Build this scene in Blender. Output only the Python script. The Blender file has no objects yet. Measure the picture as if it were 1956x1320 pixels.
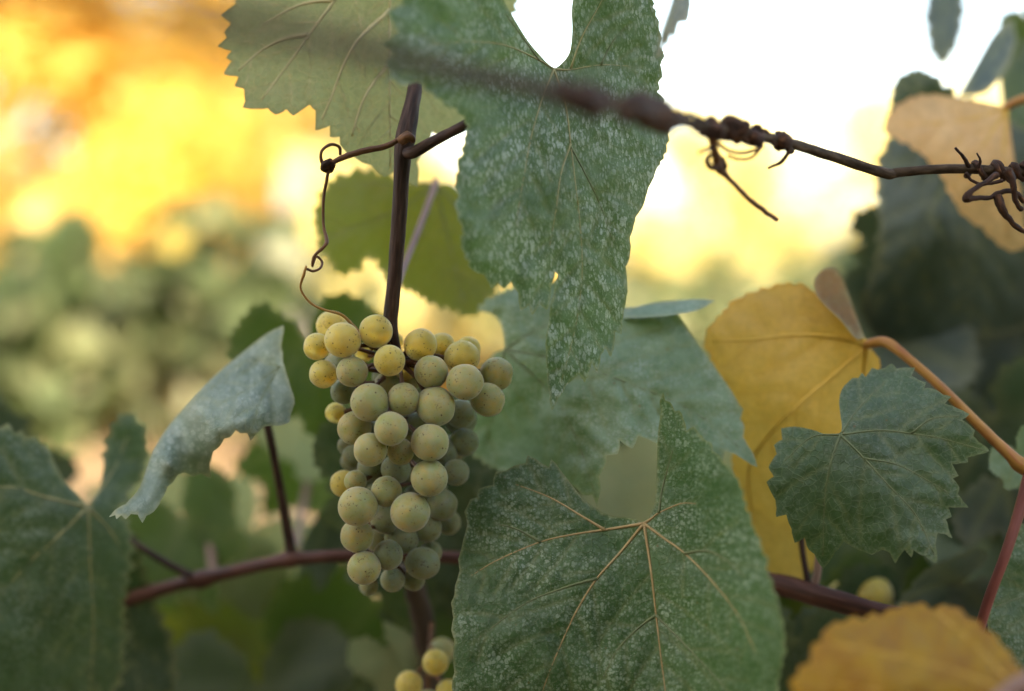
import bpy, bmesh, math, random
import numpy as np
from mathutils import Vector, Matrix, noise
from mathutils.geometry import delaunay_2d_cdt
random.seed(7)
rnd = random.Random(11)
S = bpy.context.scene
COL = S.collection
R = math.radians

# ------------------------------------------------------------------ camera
FOC = 0.54
CAM = Vector((0, 0, 1.10))
PITCH = R(2.1)
FX = 1956 * 50 / 36.0
cd = bpy.data.cameras.new('camera')
cam = bpy.data.objects.new('camera', cd)
COL.objects.link(cam)
cam.location = CAM
cam.rotation_euler = (R(90) - PITCH, 0, 0)
cd.lens = 50
cd.sensor_width = 36
cd.clip_start = 0.02
cd.clip_end = 2000
cd.dof.use_dof = True
cd.dof.focus_distance = FOC
cd.dof.aperture_fstop = 2.9
cd.dof.aperture_blades = 0
S.camera = cam
# ------------------------------------------------------------------ light
SUN_EL, SUN_AZ = R(36), R(206)      # azimuth from +Y towards +X: the sun stands behind the camera, to the left
w = bpy.data.worlds.new('World')
S.world = w
w.use_nodes = True
nt = w.node_tree
sky = nt.nodes.new('ShaderNodeTexSky')
sky.sky_type = 'NISHITA'
sky.sun_disc = False
sky.sun_elevation = SUN_EL
sky.sun_rotation = SUN_AZ
sky.air_density = 1.0
sky.dust_density = 2.5
sky.ozone_density = 0.6
bg = nt.nodes['Background']
nt.links.new(sky.outputs[0], bg.inputs[0])
bg.inputs[1].default_value = 0.13
sl = bpy.data.lights.new('sun', 'SUN')
sl.energy = 2.4
sl.angle = R(1.5)
sl.color = (1.0, 0.93, 0.82)
sun = bpy.data.objects.new('sun', sl)
COL.objects.link(sun)
sd = Vector((math.sin(SUN_AZ) * math.cos(SUN_EL), math.cos(SUN_AZ) * math.cos(SUN_EL), math.sin(SUN_EL)))
sun.rotation_euler = sd.to_track_quat('Z', 'Y').to_euler()
sun.location = sd * 40
S.view_settings.view_transform = 'Standard'
S.view_settings.look = 'None'
S.view_settings.gamma = 1
S.view_settings.exposure = 2.45
S.view_settings.use_white_balance = True
S.view_settings.white_balance_temperature = 7900
S.view_settings.white_balance_tint = 10
S.render.engine = 'CYCLES'
S.cycles.use_denoising = True
S.cycles.use_adaptive_sampling = True
S.cycles.adaptive_threshold = 0.02
S.cycles.max_bounces = 7
S.cycles.transmission_bounces = 6
S.cycles.diffuse_bounces = 4
S.cycles.caustics_reflective = False
S.cycles.caustics_refractive = False

UPV = Vector((0, math.sin(PITCH), math.cos(PITCH)))
FWD = Vector((0, math.cos(PITCH), -math.sin(PITCH)))


def P(px, py, d):
    """world point that lies d metres in front of the camera at picture position px, py"""
    return CAM + FWD * d + Vector((1, 0, 0)) * ((px - 978) / FX * d) + UPV * ((660 - py) / FX * d)


# ------------------------------------------------------------------ materials
def newmat(name):
    m = bpy.data.materials.new(name)
    m.use_nodes = True
    n = m.node_tree.nodes
    n.clear()
    return m, n, m.node_tree.links


def ramp(n, stops, interp='LINEAR'):
    r = n.new('ShaderNodeValToRGB')
    r.color_ramp.interpolation = interp
    e = r.color_ramp.elements
    while len(e) < len(stops):
        e.new(0.5)
    for i, (p, c) in enumerate(stops):
        e[i].position = p
        e[i].color = (c[0], c[1], c[2], 1) if hasattr(c, '__len__') else (c, c, c, 1)
    return r


def mixc(n, l, fac, a, b, mode='MIX'):
    m = n.new('ShaderNodeMix')
    m.data_type = 'RGBA'
    m.blend_type = mode
    for sock, v in ((m.inputs[0], fac), (m.inputs[6], a), (m.inputs[7], b)):
        if hasattr(v, 'links') or hasattr(v, 'is_output'):
            l.new(v, sock)
        elif hasattr(v, '__len__'):
            sock.default_value = (v[0], v[1], v[2], 1)
        else:
            sock.default_value = v
    return m.outputs[2]


def mth(n, l, op, a, b=None, clamp=False):
    m = n.new('ShaderNodeMath')
    m.operation = op
    m.use_clamp = clamp
    for i, v in enumerate((a, b)):
        if v is None:
            continue
        if hasattr(v, 'is_output'):
            l.new(v, m.inputs[i])
        else:
            m.inputs[i].default_value = v
    return m.outputs[0]


def leaf_mat(name, dark, light, speck=0.0, sp_scale=(8, 8), speck_col=(0.36, 0.41, 0.34), film=0.0, film_col=(0.26, 0.34, 0.27),
             vein_col=(0.20, 0.22, 0.10), trans=0.3, trans_col=None, rough=0.5, spots=0.0, brown_edge=0.0, veinnet=0.35, bump=0.35,
             edge_col=(0.34, 0.33, 0.16), random_tint=0.0, spec=0.35):
    m, n, l = newmat(name)
    at = n.new('ShaderNodeAttribute'); at.attribute_name = 'lc'
    co = at.outputs['Vector']
    av = n.new('ShaderNodeAttribute'); av.attribute_name = 'vein'
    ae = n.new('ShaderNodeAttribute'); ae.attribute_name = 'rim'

    def noi(sc, det=3, rg=0.6):
        t = n.new('ShaderNodeTexNoise'); t.inputs['Scale'].default_value = sc
        t.inputs['Detail'].default_value = det; t.inputs['Roughness'].default_value = rg
        l.new(co, t.inputs['Vector']); return t.outputs[0]
    n1 = noi(0.45, 4)
    r1 = ramp(n, [(0.32, dark), (0.68, light)]); l.new(n1, r1.inputs[0])
    c = r1.outputs[0]
    n2 = noi(5.0, 4)
    r2 = ramp(n, [(0.3, 0.72), (0.7, 1.2)]); l.new(n2, r2.inputs[0])
    c = mixc(n, l, 0.8, c, r2.outputs[0], 'MULTIPLY')
    # fine vein network
    vo = n.new('ShaderNodeTexVoronoi'); vo.feature = 'DISTANCE_TO_EDGE'; vo.inputs['Scale'].default_value = 3.2
    mp = n.new('ShaderNodeVectorMath'); mp.operation = 'ADD'
    nc = n.new('ShaderNodeTexNoise'); nc.inputs['Scale'].default_value = 2.0
    l.new(co, nc.inputs['Vector'])
    sc_ = n.new('ShaderNodeVectorMath'); sc_.operation = 'SCALE'; sc_.inputs['Scale'].default_value = 0.25
    l.new(nc.outputs['Color'], sc_.inputs[0]); l.new(co, mp.inputs[0]); l.new(sc_.outputs[0], mp.inputs[1])
    l.new(mp.outputs[0], vo.inputs['Vector'])
    rv = ramp(n, [(0.0, 1.0), (0.07, 0.0)]); l.new(vo.outputs['Distance'], rv.inputs[0])
    net = mth(n, l, 'MULTIPLY', rv.outputs[0], veinnet)
    lv = mixc(n, l, 0.55, light, vein_col)
    c = mixc(n, l, net, c, lv)
    # pale dusty film
    if film > 0:
        n3 = noi(0.9, 5, 0.7)
        r3 = ramp(n, [(0.35, 0.25), (0.65, 1.0)]); l.new(n3, r3.inputs[0])
        c = mixc(n, l, mth(n, l, 'MULTIPLY', r3.outputs[0], film), c, film_col)
    # dried spray residue: rounded droplets, stretched where they ran down the blade
    if speck > 0:
        tot = None
        for k, (mul, th, w_) in enumerate(((1.0, 0.43, 1.0), (1.9, 0.36, 0.5), (0.5, 0.30, 0.3))):
            mpp = n.new('ShaderNodeMapping'); mpp.inputs['Scale'].default_value = (sp_scale[0] * mul, sp_scale[1] * mul, 1)
            mpp.inputs['Location'].default_value = (k * 3.7, k * 1.3, k)
            l.new(mp.outputs[0], mpp.inputs[0])
            v2 = n.new('ShaderNodeTexVoronoi'); v2.feature = 'F1'; v2.inputs['Scale'].default_value = 1.0
            v2.voronoi_dimensions = '2D'
            l.new(mpp.outputs[0], v2.inputs['Vector'])
            sepc = n.new('ShaderNodeSeparateColor'); l.new(v2.outputs['Color'], sepc.inputs[0])
            size = mth(n, l, 'MULTIPLY', sepc.outputs[0], th * 1.5)
            dd = mth(n, l, 'SUBTRACT', size, v2.outputs['Distance'])
            dd = mth(n, l, 'MULTIPLY', dd, 7.0, True)
            dd = mth(n, l, 'MULTIPLY', dd, w_)
            tot = dd if tot is None else mth(n, l, 'MAXIMUM', tot, dd)
        n4 = noi(0.55, 4, 0.65)
        r4 = ramp(n, [(0.36, 0.15), (0.62, 1.0)]); l.new(n4, r4.inputs[0])
        sf = mth(n, l, 'MULTIPLY', tot, r4.outputs[0])
        n5 = noi(14, 2)
        r5 = ramp(n, [(0.3, 0.45), (0.6, 1.0)]); l.new(n5, r5.inputs[0])
        sf = mth(n, l, 'MULTIPLY', sf, r5.outputs[0])
        sf = mth(n, l, 'MULTIPLY', sf, speck, True)
        c = mixc(n, l, sf, c, speck_col)
    c = mixc(n, l, mth(n, l, 'MULTIPLY', av.outputs['Fac'], 0.75), c, vein_col)
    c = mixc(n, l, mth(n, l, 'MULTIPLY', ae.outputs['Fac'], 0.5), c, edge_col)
    if spots > 0:
        v3 = n.new('ShaderNodeTexVoronoi'); v3.inputs['Scale'].default_value = 2.3; l.new(co, v3.inputs['Vector'])
        s3 = n.new('ShaderNodeSeparateColor'); l.new(v3.outputs['Color'], s3.inputs[0])
        a = mth(n, l, 'MULTIPLY', mth(n, l, 'SUBTRACT', s3.outputs[1], 0.72), 0.55)
        d3 = mth(n, l, 'MULTIPLY', mth(n, l, 'SUBTRACT', a, v3.outputs['Distance']), 22, True)
        c = mixc(n, l, mth(n, l, 'MULTIPLY', d3, spots), c, (0.16, 0.06, 0.02))
    if brown_edge > 0:
        n6 = noi(0.8, 4)
        r6 = ramp(n, [(0.45, 0.0), (0.62, 1.0)]); l.new(n6, r6.inputs[0])
        c = mixc(n, l, mth(n, l, 'MULTIPLY', r6.outputs[0], brown_edge), c, (0.24, 0.09, 0.02))
    if random_tint > 0:
        oi = n.new('ShaderNodeObjectInfo')
        hs = n.new('ShaderNodeHueSaturation')
        l.new(mth(n, l, 'ADD', mth(n, l, 'MULTIPLY', oi.outputs['Random'], random_tint), 1.0 - random_tint / 2), hs.inputs['Value'])
        l.new(c, hs.inputs['Color'])
        c = hs.outputs[0]
    bp = n.new('ShaderNodeBump'); bp.inputs['Strength'].default_value = bump; bp.inputs['Distance'].default_value = 0.0006
    hgt = mth(n, l, 'SUBTRACT', mth(n, l, 'MULTIPLY', n2, 1.0), mth(n, l, 'MULTIPLY', rv.outputs[0], 0.7))
    l.new(hgt, bp.inputs['Height'])
    pb = n.new('ShaderNodeBsdfPrincipled')
    l.new(c, pb.inputs['Base Color']); l.new(bp.outputs[0], pb.inputs['Normal'])
    rr = ramp(n, [(0.3, rough - 0.08), (0.7, rough + 0.12)]); l.new(n2, rr.inputs[0]); l.new(rr.outputs[0], pb.inputs['Roughness'])
    pb.inputs['Specular IOR Level'].default_value = spec
    tr = n.new('ShaderNodeBsdfTranslucent')
    tc = mixc(n, l, 0.7, c, trans_col or (min(1, light[0] * 2.0 + 0.03), min(1, light[1] * 2.0 + 0.05), light[2] * 0.7))
    l.new(tc, tr.inputs[0])
    mx = n.new('ShaderNodeMixShader'); mx.inputs[0].default_value = trans
    l.new(pb.outputs[0], mx.inputs[1]); l.new(tr.outputs[0], mx.inputs[2])
    o = n.new('ShaderNodeOutputMaterial'); l.new(mx.outputs[0], o.inputs[0])
    return m


def bark_mat(name, c1, c2, scale=60, stretch=6, rough=0.6, bump=0.5, spec=0.3, third=None):
    m, n, l = newmat(name)
    at = n.new('ShaderNodeAttribute'); at.attribute_name = 'tc'      # x,y round the stem, z along it (metres)
    mp = n.new('ShaderNodeMapping'); mp.inputs['Scale'].default_value = (scale * stretch, scale * stretch, scale)
    l.new(at.outputs['Vector'], mp.inputs[0])
    t = n.new('ShaderNodeTexNoise'); t.inputs['Scale'].default_value = 1; t.inputs['Detail'].default_value = 5
    l.new(mp.outputs[0], t.inputs['Vector'])
    r = ramp(n, [(0.3, c1), (0.7, c2)] if third is None else [(0.3, c1), (0.55, c2), (0.75, third)])
    l.new(t.outputs[0], r.inputs[0])
    bp = n.new('ShaderNodeBump'); bp.inputs['Strength'].default_value = bump; bp.inputs['Distance'].default_value = 0.0008
    l.new(t.outputs[0], bp.inputs['Height'])
    pb = n.new('ShaderNodeBsdfPrincipled')
    l.new(r.outputs[0], pb.inputs['Base Color']); l.new(bp.outputs[0], pb.inputs['Normal'])
    pb.inputs['Roughness'].default_value = rough
    pb.inputs['Specular IOR Level'].default_value = spec
    o = n.new('ShaderNodeOutputMaterial'); l.new(pb.outputs[0], o.inputs[0])
    return m


def grape_mat(name, flesh, flesh2, bloom, bloom_amt, sss=0.006, tw=0.3):
    m, n, l = newmat(name)
    tx = n.new('ShaderNodeTexCoord'); oi = n.new('ShaderNodeObjectInfo')
    ad = n.new('ShaderNodeVectorMath'); ad.operation = 'ADD'
    sc = n.new('ShaderNodeVectorMath'); sc.operation = 'SCALE'; sc.inputs[0].default_value = (37, 53, 71)
    l.new(oi.outputs['Random'], sc.inputs['Scale']); l.new(tx.outputs['Object'], ad.inputs[0]); l.new(sc.outputs[0], ad.inputs[1])
    co = ad.outputs[0]

    def noi(s, d=3, rg=0.6):
        t = n.new('ShaderNodeTexNoise'); t.inputs['Scale'].default_value = s; t.inputs['Detail'].default_value = d
        t.inputs['Roughness'].default_value = rg; l.new(co, t.inputs['Vector']); return t.outputs[0]
    r1 = ramp(n, [(0.35, flesh), (0.65, flesh2)]); l.new(noi(1.3), r1.inputs[0])
    rb = ramp(n, [(0.32, 0.08), (0.66, 1.0)]); l.new(noi(2.2, 5, 0.7), rb.inputs[0])
    rb2 = ramp(n, [(0.3, 0.75), (0.7, 1.1)]); l.new(noi(16, 3, 0.7), rb2.inputs[0])
    bl = mth(n, l, 'MULTIPLY', mth(n, l, 'MULTIPLY', rb.outputs[0], rb2.outputs[0]), bloom_amt, True)
    c = mixc(n, l, bl, r1.outputs[0], bloom)
    # pores: tiny brown dots, then a few scars
    v = n.new('ShaderNodeTexVoronoi'); v.inputs['Scale'].default_value = 5.2; l.new(co, v.inputs['Vector'])
    s = n.new('ShaderNodeSeparateColor'); l.new(v.outputs['Color'], s.inputs[0])
    siz = mth(n, l, 'MULTIPLY', mth(n, l, 'SUBTRACT', s.outputs[0], 0.55), 0.70)
    d = mth(n, l, 'MULTIPLY', mth(n, l, 'SUBTRACT', siz, v.outputs['Distance']), 14, True)
    c = mixc(n, l, mth(n, l, 'MULTIPLY', d, 0.9), c, (0.055, 0.028, 0.012))
    n7 = noi(1.7, 2); n8 = noi(7.5, 5, 0.75)
    a = mth(n, l, 'MULTIPLY', mth(n, l, 'SUBTRACT', n7, 0.56), 14, True)
    b = mth(n, l, 'MULTIPLY', mth(n, l, 'SUBTRACT', n8, 0.54), 18, True)
    c = mixc(n, l, mth(n, l, 'MULTIPLY', a, mth(n, l, 'MULTIPLY', b, 0.85)), c, (0.09, 0.035, 0.012))
    pb = n.new('ShaderNodeBsdfPrincipled')
    l.new(c, pb.inputs['Base Color'])
    pb.inputs['Subsurface Weight'].default_value = 0.85
    pb.inputs['Subsurface Radius'].default_value = (1.0, 0.75, 0.22)
    pb.inputs['Subsurface Scale'].default_value = sss
    pb.inputs['Transmission Weight'].default_value = tw
    pb.inputs['IOR'].default_value = 1.36
    pb.inputs['Sheen Weight'].default_value = 0.3
    pb.inputs['Sheen Roughness'].default_value = 0.4
    rr = ramp(n, [(0.0, 0.36), (1.0, 0.6)]); l.new(bl, rr.inputs[0]); l.new(rr.outputs[0], pb.inputs['Roughness'])
    pb.inputs['Specular IOR Level'].default_value = 0.28
    o = n.new('ShaderNodeOutputMaterial'); l.new(pb.outputs[0], o.inputs[0])
    return m


M = {}
M['leaf_spray'] = leaf_mat('leaf_spray', (0.026, 0.068, 0.024), (0.048, 0.105, 0.040), speck=1.0, sp_scale=(8.5, 3.4), speck_col=(0.40, 0.47, 0.41), film=0.3, trans=0.34, rough=0.55, veinnet=0.25)
M['leaf_front'] = leaf_mat('leaf_front', (0.020, 0.056, 0.015), (0.038, 0.090, 0.026), speck=0.85, sp_scale=(7, 6.5), speck_col=(0.30, 0.38, 0.28), film=0.13, trans=0.34, rough=0.48, veinnet=0.4, bump=0.55, spots=0.5, trans_col=(0.10, 0.24, 0.03))
M['leaf_pale'] = leaf_mat('leaf_pale', (0.06, 0.12, 0.055), (0.10, 0.17, 0.085), speck=0.5, sp_scale=(6, 6), film=0.55, film_col=(0.24, 0.34, 0.25), trans=0.3, rough=0.5, spots=0.4)
M['leaf_dusty'] = leaf_mat('leaf_dusty', (0.055, 0.10, 0.055), (0.13, 0.18, 0.12), speck=0.6, sp_scale=(3.5, 3.5), film=0.6, film_col=(0.26, 0.32, 0.27), trans=0.15, rough=0.55)
M['leaf_small'] = leaf_mat('leaf_small', (0.016, 0.045, 0.013), (0.034, 0.078, 0.024), speck=0.22, sp_scale=(7, 7), film=0.16, trans=0.25, rough=0.45, edge_col=(0.20, 0.22, 0.11), bump=0.5, spots=0.5)
M['leaf_under'] = leaf_mat('leaf_under', (0.20, 0.25, 0.12), (0.27, 0.31, 0.17), trans=0.55, trans_col=(0.42, 0.46, 0.17), vein_col=(0.46, 0.40, 0.22), rough=0.7, veinnet=0.85, bump=0.8, film=0.12, film_col=(0.3, 0.33, 0.24), spec=0.15, edge_col=(0.15, 0.13, 0.06))
M['leaf_olive'] = leaf_mat('leaf_olive', (0.07, 0.10, 0.02), (0.10, 0.135, 0.03), trans=0.6, trans_col=(0.30, 0.34, 0.03), rough=0.6, vein_col=(0.20, 0.19, 0.07), spots=0.7)
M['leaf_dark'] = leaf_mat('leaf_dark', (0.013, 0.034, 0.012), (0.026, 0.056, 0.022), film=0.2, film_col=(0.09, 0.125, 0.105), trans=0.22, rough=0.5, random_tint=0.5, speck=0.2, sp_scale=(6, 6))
M['leaf_soft'] = leaf_mat('leaf_soft', (0.016, 0.042, 0.013), (0.032, 0.068, 0.024), film=0.36, film_col=(0.12, 0.17, 0.115), trans=0.25, rough=0.5, speck=0.3, sp_scale=(6, 6))
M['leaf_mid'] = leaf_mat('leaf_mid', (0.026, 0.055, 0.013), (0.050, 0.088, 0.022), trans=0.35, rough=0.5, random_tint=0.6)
M['leaf_slate'] = leaf_mat('leaf_slate', (0.026, 0.046, 0.036), (0.042, 0.066, 0.054), film=0.5, film_col=(0.09, 0.12, 0.11), trans=0.15, rough=0.5, random_tint=0.3)
M['leaf_yellow'] = leaf_mat('leaf_yellow', (0.56, 0.35, 0.07), (0.66, 0.44, 0.10), trans=0.5, trans_col=(0.75, 0.45, 0.05), vein_col=(0.62, 0.42, 0.08), rough=0.55, spots=0.3, edge_col=(0.45, 0.20, 0.03), veinnet=0.25, film=0.3, film_col=(0.42, 0.35, 0.16), brown_edge=0.06)
M['leaf_ochre'] = leaf_mat('leaf_ochre', (0.30, 0.17, 0.014), (0.42, 0.26, 0.022), trans=0.45, trans_col=(0.6, 0.34, 0.02), vein_col=(0.45, 0.26, 0.03), rough=0.55, brown_edge=0.5, edge_col=(0.5, 0.22, 0.02))
M['leaf_peach'] = leaf_mat('leaf_peach', (0.62, 0.42, 0.20), (0.72, 0.50, 0.26), trans=0.4, trans_col=(0.8, 0.5, 0.14), vein_col=(0.62, 0.36, 0.12), rough=0.6, brown_edge=0.15, edge_col=(0.45, 0.2, 0.05))
M['leaf_brown'] = leaf_mat('leaf_brown', (0.10, 0.045, 0.012), (0.17, 0.10, 0.03), trans=0.25, rough=0.6, brown_edge=0.4)
M['vein'] = bark_mat('vein_pale', (0.26, 0.25, 0.11), (0.34, 0.32, 0.15), 200, 1, 0.5, 0.1)
M['vein_dim'] = bark_mat('vein_dim', (0.10, 0.13, 0.06), (0.15, 0.18, 0.08), 200, 1, 0.5, 0.1)
M['vein_tan'] = bark_mat('vein_tan', (0.30, 0.21, 0.09), (0.38, 0.28, 0.13), 200, 1, 0.5, 0.1)
M['vein_yellow'] = bark_mat('vein_yellow', (0.58, 0.36, 0.06), (0.66, 0.44, 0.09), 200, 1, 0.5, 0.1)
M['vein_under'] = bark_mat('vein_under', (0.42, 0.36, 0.18), (0.52, 0.46, 0.25), 200, 1, 0.6, 0.1)
M['stem'] = bark_mat('stem_brown', (0.020, 0.011, 0.008), (0.055, 0.030, 0.022), 70, 9, 0.6, 1.0, spec=0.2, third=(0.11, 0.065, 0.05))
M['cane'] = bark_mat('cane_red', (0.035, 0.015, 0.011), (0.085, 0.030, 0.020), 60, 8, 0.55, 0.6, third=(0.12, 0.055, 0.04))
M['twig'] = bark_mat('twig_dry', (0.026, 0.018, 0.011), (0.065, 0.044, 0.027), 140, 3, 0.75, 0.9, spec=0.12, third=(0.15, 0.11, 0.075))
M['dry'] = bark_mat('tendril_dry', (0.022, 0.014, 0.010), (0.055, 0.028, 0.018), 180, 3, 0.7, 1.0, spec=0.15, third=(0.19, 0.085, 0.04))
M['tendril'] = bark_mat('tendril_brown', (0.075, 0.032, 0.014), (0.16, 0.070, 0.026), 150, 3, 0.5, 0.3)
M['tendril_gold'] = bark_mat('tendril_gold', (0.25, 0.12, 0.03), (0.40, 0.22, 0.06), 150, 3, 0.5, 0.3)
M['petiole'] = bark_mat('petiole_orange', (0.26, 0.09, 0.03), (0.36, 0.18, 0.04), 60, 5, 0.5, 0.4, third=(0.34, 0.11, 0.055))
M['petiole_red'] = bark_mat('petiole_red', (0.13, 0.034, 0.026), (0.19, 0.055, 0.04), 60, 6, 0.45, 0.4, third=(0.25, 0.09, 0.065))
M['petiole_pink'] = bark_mat('petiole_pink', (0.20, 0.12, 0.10), (0.27, 0.17, 0.13), 60, 6, 0.5, 0.2)
M['trunk'] = bark_mat('trunk_bark', (0.035, 0.025, 0.018), (0.10, 0.075, 0.055), 25, 5, 0.85, 1.0)
M['post'] = bark_mat('post_wood', (0.20, 0.18, 0.16), (0.30, 0.28, 0.25), 8, 6, 0.8, 0.5)
M['grape_gold'] = grape_mat('grape_gold', (0.74, 0.55, 0.08), (0.84, 0.63, 0.13), (0.62, 0.59, 0.36), 0.42, 0.014, 0.45)
M['grape_green'] = grape_mat('grape_green', (0.34, 0.36, 0.09), (0.54, 0.39, 0.12), (0.36, 0.42, 0.28), 0.75, 0.009, 0.32)
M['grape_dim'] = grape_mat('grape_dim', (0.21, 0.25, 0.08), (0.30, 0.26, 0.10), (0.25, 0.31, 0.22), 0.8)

# ------------------------------------------------------------------ helpers
def link(name, me, parent=None, mat=None):
    o = bpy.data.objects.new(name, me)
    COL.objects.link(o)
    if mat is not None and me is not None and not me.materials:
        me.materials.append(mat)
    if parent is not None:
        o.parent = parent
    return o


def thing(name, label, cat, loc=(0, 0, 0), group=None):
    o = link(name, None)
    o.location = loc
    o['label'] = label; o['category'] = cat
    if group:
        o['group'] = group
    o.empty_display_size = 0.05
    return o


def keep(child, parent):
    """parent without moving (parents are never rotated)"""
    child.parent = parent
    child.matrix_parent_inverse = Matrix.Translation(-parent.location)


def catmull(pts, n=6):
    pts = [np.array(p, float) for p in pts]
    if len(pts) < 3:
        return [pts[0] + (pts[1] - pts[0]) * k / n for k in range(n)] + [pts[1]]
    out = []
    q = [2 * pts[0] - pts[1]] + pts + [2 * pts[-1] - pts[-2]]
    for i in range(1, len(q) - 2):
        a, b, c, d = q[i - 1], q[i], q[i + 1], q[i + 2]
        for k in range(n):
            t = k / n
            out.append(0.5 * (2 * b + (c - a) * t + (2 * a - 5 * b + 4 * c - d) * t * t + (3 * b - a - 3 * c + d) * t ** 3))
    out.append(pts[-1])
    return out


def tube_data(path, radii, sides=8, rough=0.0, seed=0):
    """path: list of 3-vectors, radii per point -> verts, faces, tc"""
    path = [Vector(p) for p in path]
    V, F, T = [], [], []
    tang = []
    for i in range(len(path)):
        a = path[max(0, i - 1)]; b = path[min(len(path) - 1, i + 1)]
        tang.append((b - a).normalized() if (b - a).length > 1e-9 else Vector((0, 0, 1)))
    nrm = tang[0].orthogonal().normalized()
    s = 0
    for i, p in enumerate(path):
        if i:
            s += (p - path[i - 1]).length
            nrm = (nrm - tang[i] * nrm.dot(tang[i]))
            nrm = nrm.normalized() if nrm.length > 1e-6 else tang[i].orthogonal().normalized()
        bi = tang[i].cross(nrm)
        for k in range(sides):
            a = 2 * math.pi * k / sides
            r = radii[i]
            if rough:
                r *= 1 + rough * noise.noise(Vector((math.cos(a) * 1.2, math.sin(a) * 1.2, s / max(radii[0], 1e-5) * 0.35 + seed)))
            V.append(p + (nrm * math.cos(a) + bi * math.sin(a)) * r)
            T.append((math.cos(a) * radii[i], math.sin(a) * radii[i], s))
    for i in range(len(path) - 1):
        for k in range(sides):
            k2 = (k + 1) % sides
            F.append((i * sides + k, i * sides + k2, (i + 1) * sides + k2, (i + 1) * sides + k))
    F.append(tuple(range(sides))[::-1]); F.append(tuple(range((len(path) - 1) * sides, len(path) * sides)))
    return V, F, T


def mesh_from(name, V, F, T=None, mat=None, smooth=True, attr='tc'):
    me = bpy.data.meshes.new(name)
    me.from_pydata([tuple(v) for v in V], [], F)
    if T is not None:
        a = me.attributes.new(attr, 'FLOAT_VECTOR', 'POINT')
        a.data.foreach_set('vector', np.array(T, dtype=np.float32).ravel())
    if smooth:
        me.shade_smooth()
    if mat:
        me.materials.append(mat)
    me.update()
    return me


def tubes(name, list_of, mat, parent=None, sides=8):
    """one mesh out of one or more tubes [(path, radii, rough)]"""
    V, F, T = [], [], []
    for path, radii, rough in list_of:
        v, f, t = tube_data(path, radii, sides, rough, seed=len(V))
        o = len(V)
        V += v; T += t; F += [tuple(i + o for i in q) for q in f]
    ob = link(name, mesh_from(name, V, F, T, mat))
    if parent is not None:
        keep(ob, parent)
    return ob


def pxpath(pts, n=6, wob=0.0):
    """pts: (px,py,depth,radius in px) -> 3D path and radii"""
    c = catmull(pts, n)
    path, rad = [], []
    for i, (x, y, d, r) in enumerate(c):
        if wob:
            x += noise.noise(Vector((i * 0.35, y * 0.01, 3))) * wob
            y += noise.noise(Vector((i * 0.35, x * 0.01, 9))) * wob
        path.append(P(x, y, d)); rad.append(max(r, 0.3) * d / FX)
    return path, rad


def cane(name, pts, mat, parent, rough=0.0, n=6, wob=0.0, sides=10):
    p, r = pxpath(pts, n, wob)
    return tubes(name, [(p, r, rough)], mat, parent, sides)


def tps(ctrl):
    X = np.array([(a, b) for a, b, _ in ctrl], float) / 100
    y = np.array([c for _, _, c in ctrl], float)
    n = len(X)
    U = lambda r2: np.where(r2 > 1e-12, r2 * np.log(np.maximum(r2, 1e-12)), 0)
    K = U(((X[:, None] - X[None]) ** 2).sum(-1)) + np.eye(n) * 0.05
    Pm = np.c_[np.ones(n), X]
    A = np.zeros((n + 3, n + 3)); A[:n, :n] = K; A[:n, n:] = Pm; A[n:, :n] = Pm.T
    sol = np.linalg.lstsq(A, np.r_[y, 0, 0, 0], rcond=None)[0]

    def f(q):
        q = np.atleast_2d(np.asarray(q, float)) / 100
        return U(((q[:, None] - X[None]) ** 2).sum(-1)) @ sol[:n] + np.c_[np.ones(len(q)), q] @ sol[n:]
    return f


def inside(pts, poly):
    x, y = pts[:, 0], pts[:, 1]
    r = np.zeros(len(pts), bool)
    a = poly; b = np.roll(poly, -1, 0)
    for (x0, y0), (x1, y1) in zip(a, b):
        if y0 == y1:
            continue
        c = ((y0 > y) != (y1 > y)) & (x < (x1 - x0) * (y - y0) / (y1 - y0) + x0)
        r ^= c
    return r


def segdist(pts, A, B):
    """min distance from every point to the segments A[i]-B[i]"""
    out = np.full(len(pts), 1e9)
    for a, b in zip(A, B):
        ab = b - a
        t = np.clip(((pts - a) @ ab) / max(ab @ ab, 1e-9), 0, 1)
        d = ((pts - a - t[:, None] * ab) ** 2).sum(1)
        out = np.minimum(out, d)
    return np.sqrt(out)


def area(poly):
    x, y = poly[:, 0], poly[:, 1]
    return 0.5 * (x * np.roll(y, -1) - y * np.roll(x, -1)).sum()


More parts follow.
